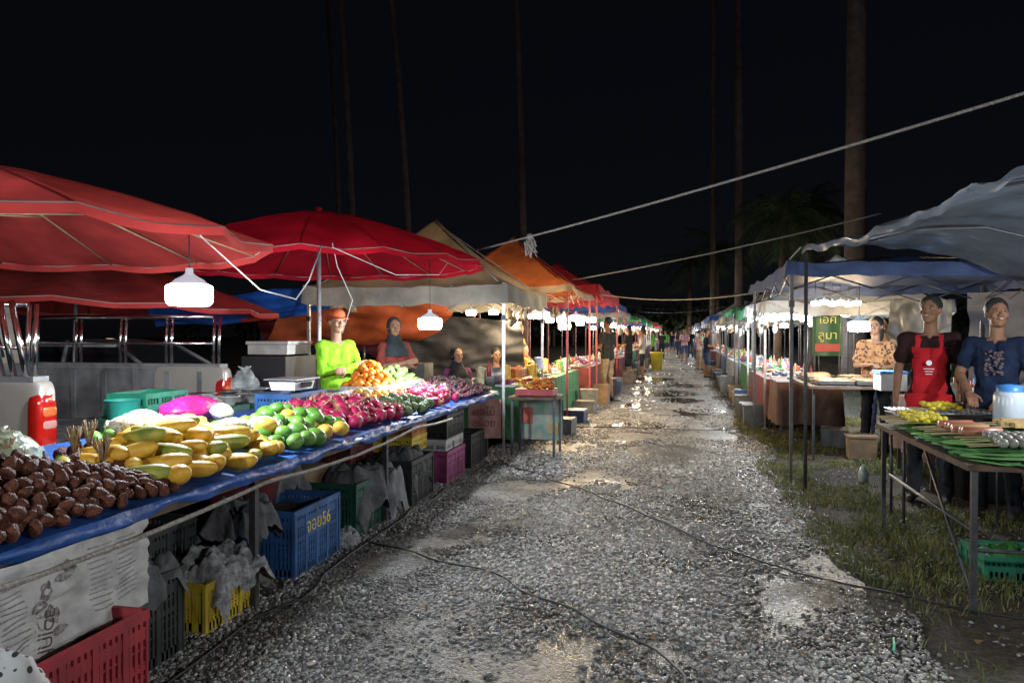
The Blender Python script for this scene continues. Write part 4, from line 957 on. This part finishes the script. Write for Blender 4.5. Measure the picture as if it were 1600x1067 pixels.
    for s in(-1,1):
        b.ell(H(s*.031,.084,.012),(.012,.008,.005),eyew,10,8,Rh);b.ell(H(s*.031,.0905,.012),(.006,.0035,.005),hairm,8,6,Rh)
        b.ell(H(s*.031,.088,.018),(.015,.006,.0025),hairm,8,6,Rh)
        b.ell(H(s*.032,.089,.034),(.018,.005,.0035),hairm,10,6,Rh)
    b.ell(H(0,.099,-.046),(.023,.006,.006 if not smile else .009),lip,12,6,Rh)
    if smile: b.ell(H(0,.103,-.045),(.015,.004,.0035),teeth,12,6,Rh)
    hj=lambda v:v*(1+.07*nz(v.x*5,v.y*5,v.z*5)+.04*nz(v.x*14,v.y*14,v.z*14))
    if hijab:
        b.ell(H(0,-.028,.025),(.094,.1,.122),hijab,20,14,Rh,hj)
        b.lathe([(.075,1.56),(.088,1.52),(.11,1.47),(.15,1.42),(.19,1.36),(.2,1.28)],tuple(O+lf),hijab,22)
    elif hair=='short': b.ell(H(0,-.02,.05),(.085,.096,.092),hairm,30,18,Rh,hj)
    elif hair=='long':
        b.ell(H(0,-.02,.045),(.088,.098,.096),hairm,26,16,Rh,hj);b.ell(H(0,-.065,-.08),(.085,.05,.15),hairm,20,14,Rh,hj)
    elif hair=='bun':
        b.ell(H(0,-.02,.04),(.084,.094,.094),hairm,20,12,Rh,hj);b.ell(H(0,-.12,.05),.04,hairm,12,8)
    if hat:
        b.ell(H(0,-.012,.075),(.092,.1,.075),hat,20,12,Rh,lambda v:Vector((v.x,v.y,max(v.z,-.25))))
        b.lathe([(.085,.055),(.11,.047),(.128,.036),(.127,.033),(.085,.05)],H(0,0,0),hat,22,Rh)
    if apron:
        b.grid(lambda i,j:((i-.5)*.34,.125+.02*math.cos((i-.5)*3)+.02*(1-j)+.015*nz(i*5,j*5),.6+.34*j),12,8,apron)
        b.lathe([(.001,0),(.022,0)],(0,.135+lean,1.2),white,16,Matrix.Rotation(-math.pi/2,3,'X'))
        for q in range(3): b.box((0,.143+lean,1.15-q*.022),(.08-.015*q,.004,.005),white)
    Mt=Matrix.Translation(loc)@Matrix.Rotation(yaw,4,'Z')@Matrix.Scale(k,4)
    b.v=[tuple(Mt@Vector(v)) for v in b.v]
    return b.build(name,origin=loc)
def sh(n,c,c2=None,var=.35): return mat(n,c,.95,var,5,bump=.7,bscale=12,col2=c2,spec=.1)
jeans=sh('denim',(.04,.06,.13));dk_p=sh('dark_trousers',(.03,.03,.035));khaki=sh('khaki',(.3,.22,.13))
r_=math.radians
person((-3.6,7.4,0),r_(-115),1.83,sh('neon_green_shirt',(.24,.52,.03)),dk_p,0,'crossed',1.0,hat=sh('orange_hat',(.42,.09,.035)),head_yaw=r_(-10),name='fruit_vendor_man',wide=1.12)
person((-3.65,9.2,0),r_(-130),1.78,sh('rust_blouse',(.26,.06,.045)),dk_p,0,'crossed',.9,hijab=sh('grey_hijab',(.045,.055,.06)),female=True,head_yaw=r_(-15),name='woman_in_hijab',wide=1.15)
person((-1.62,17.6,0),r_(60),1.95,sh('black_tshirt',(.035,.035,.03)),khaki,1,'hold',.55,shorts=True,name='customer_man')
person((2.33,7.72,0),r_(160),1.93,sh('dark_red_tshirt',(.025,.011,.011)),dk_p,1,'down',.6,apron=sh('red_apron',(.38,.015,.02)),smile=True,head_yaw=r_(-14),tilt=r_(4),name='man_in_red_apron')
nav=person((2.72,7.25,0),r_(145),1.88,sh('navy_tshirt',(.012,.018,.04)),dk_p,1,'reach',.6,smile=True,head_yaw=r_(32),tilt=r_(6),name='man_in_navy_tshirt')
fl=voro_mat('floral_blouse',(.38,.18,.07),(.08,.04,.03),26,.85,.42)
person((2.62,10.9,0),r_(165),1.8,fl,dk_p,0,'hold',.7,hair='long',female=True,smile=True,lean=.06,head_yaw=r_(-15),name='woman_in_floral_blouse',wide=1.15)
b=B();pr=mat('shirt_print',(.13,.085,.085),.9,.7,60)
for k in range(60):
    bx_,bz_=R(-.065,.065),R(-.1,.1);b.ell((bx_,-.006-.25*bx_*bx_,bz_),(R(.006,.016),.004,R(.005,.014)),pr,8,5)
fx=Matrix.Translation((2.72,7.25,0))@Matrix.Rotation(r_(145),4,'Z')@Matrix.Scale(1.88/1.75,4)@Matrix.Translation((0,.106,1.25))
b.v=[tuple(fx@Vector(v)) for v in b.v];o=b.build('shirt_print');o.parent=nav;o.matrix_parent_inverse=Matrix.Translation((2.72,7.25,0)).inverted()
def ex(loc,yaw,h,s_,p_,**k): return person(loc,r_(yaw),h,s_,p_,vox=.016,**k)
ex((-3.0,12.2,0),-150,1.75,sh('dark_shirt',(.04,.04,.05)),jeans,arms='hold',seated=True,name='seated_vendor')
ex((-3.3,10.9,0),-140,1.8,sh('purple_shirt',(.15,.05,.12)),jeans,arms='hold',seated=True,hijab=sh('black_hijab',(.03,.03,.035)),female=True,name='seated_vendor')
ex((-2.95,14.2,0),-120,1.8,sh('pink_shirt',(.4,.24,.26)),jeans,arms='hold',hair='long',female=True,seated=True,name='seated_vendor')
ex((-3.3,15.4,0),-100,1.8,sh('yellow_shirt',(.4,.28,.07)),jeans,arms='reach',name='vendor')
ex((3.1,12.6,0),170,1.8,sh('white_shirt',(.4,.38,.35)),jeans,arms='hold',hijab=sh('tan_hijab',(.25,.18,.13)),female=True,name='vendor_woman')
k=0
for x,y,yw in((-1.6,25,70),(-1.2,26,90),(-1.4,31,110),(.35,42,180),(.9,33,-70),(1.1,36,-100),(-1,48,20),(.1,55,0),(-.5,62,180),(.8,50,170),(-1.3,40,80),(1.0,27.5,-80),(-.2,70,10),(.5,66,0),(-.9,56,0),(.2,48,160)):
    s1=random.choice([sh('black_tshirt',(.04,.045,.04)),sh('white_shirt',(.4,.38,.35)),sh('navy_tshirt',(.03,.05,.13)),sh('green_tshirt',(.07,.3,.04)),sh('pink_shirt',(.4,.24,.26))])
    ex((x,y,0),yw,R(1.72,1.88),s1,random.choice([jeans,dk_p,khaki]),arms=random.choice(['down','hold']),shorts=random.random()<.5,hair=random.choice(['short','long','bun']),skin=k%2,name='pedestrian');k+=1
b=B();b.lathe([(.001,0),(.22,0),(.27,.7),(.3,.72),(.3,.78),(.001,.8)],(-.9,33,0),mat('yellow_bin',(.5,.36,.03),.5,.1),18);b.build('rubbish_bin')

# ------------------------------------------------------------ palms and tree line
trunk=mat('palm_bark',(.13,.1,.09),.9,.35,4,bump=.8,bscale=6);frond=mat('palm_frond',(.07,.1,.05),.7,.3,2,spec=.3)
def palm(x,y,h,r,lean=(0,0),nf=20,fl=3.2,name='palm_tree',ll=.5):
    b=B();pts=[];rs=[]
    for k in range(13):
        t=k/12;pts.append((x+lean[0]*t*t,y+lean[1]*t*t,h*t));rs.append(r*(1.25 if k==0 else 1-.4*t)*(1+.04*(k%2)))
    b.tube(pts,rs,trunk,12);top=Vector(pts[-1])
    for f in range(nf):
        a=f*2.4+R(-.2,.2);el=R(-.5,1.1);L_=fl*R(.8,1.1);prev=top.copy();d=Vector((math.cos(a)*math.cos(el),math.sin(a)*math.cos(el),math.sin(el)));q=[prev.copy()]
        for s in range(12):
            d=(d+Vector((0,0,-.13))).normalized();prev=prev+d*L_/12;q.append(prev.copy())
        b.tube(q,[.04*(1-s/13) for s in range(13)],frond,4)
        for s in range(1,12):
            for e in(0,.33,.66):
                p=q[s].lerp(q[s+1],e) if s<12 else q[s];dd=(q[s+1]-q[s]).normalized() if s<12 else d
                sd=dd.cross(Vector((0,0,1)))
                if sd.length<.01: continue
                sd.normalize();ln=ll*math.sin(math.pi*(.1+.85*s/12))*R(.8,1.1)+.1
                for g in(-1,1):
                    tip=p+sd*g*ln+dd*ln*.5+Vector((0,0,-ln*R(.3,.8)));b.add([p,p+dd*.05,tip],[(0,1,2)],frond)
    return b.build(name)
palm(4.75,22,22,.31,(.1,0));palm(-5.2,25.2,23,.13,(-.9,0));palm(-11.3,24.7,24,.13,(-1.6,0));palm(-15.3,32,26,.12,(-2,1))
palm(2.4,31,26,.19,(-.2,0));palm(1.6,36,28,.15,(-.1,0));palm(-8.9,24,23,.12,(-2.2,0))
palm(3.6,29,5.9,.16,(.3,0),26,2.4,ll=.6);palm(5.5,33,6.8,.17,(-.2,0),24,2.6,ll=.6);palm(2.2,44,6.5,.2,(0,0),20,2.6);palm(.9,60,7,.2,(0,0),20,3)
b=B();tf=mat('dark_foliage',(.04,.06,.025),.8,.4,.6)
for k in range(60):
    cx=-70+k*2.4+R(-1,1);cy=98+R(-6,10);hh=R(4,7);b.tube([(cx,cy,0),(cx,cy,hh*.6)],.2,trunk,6)
    for q in range(190):
        a=R(0,6.28);e=R(-1,1);rr=R(.4,1)*hh*.42;p=Vector((cx+rr*math.cos(a)*1.1,cy+rr*math.sin(a),hh*.62+rr*e));s=R(.3,.7)
        v1=Vector((R(-1,1),R(-1,1),R(-1,1)))*s;v2=Vector((R(-1,1),R(-1,1),R(-1,1)))*s;b.add([p,p+v1,p+v1+v2,p+v2],[(0,1,2,3)],tf)
b.build('tree_line')
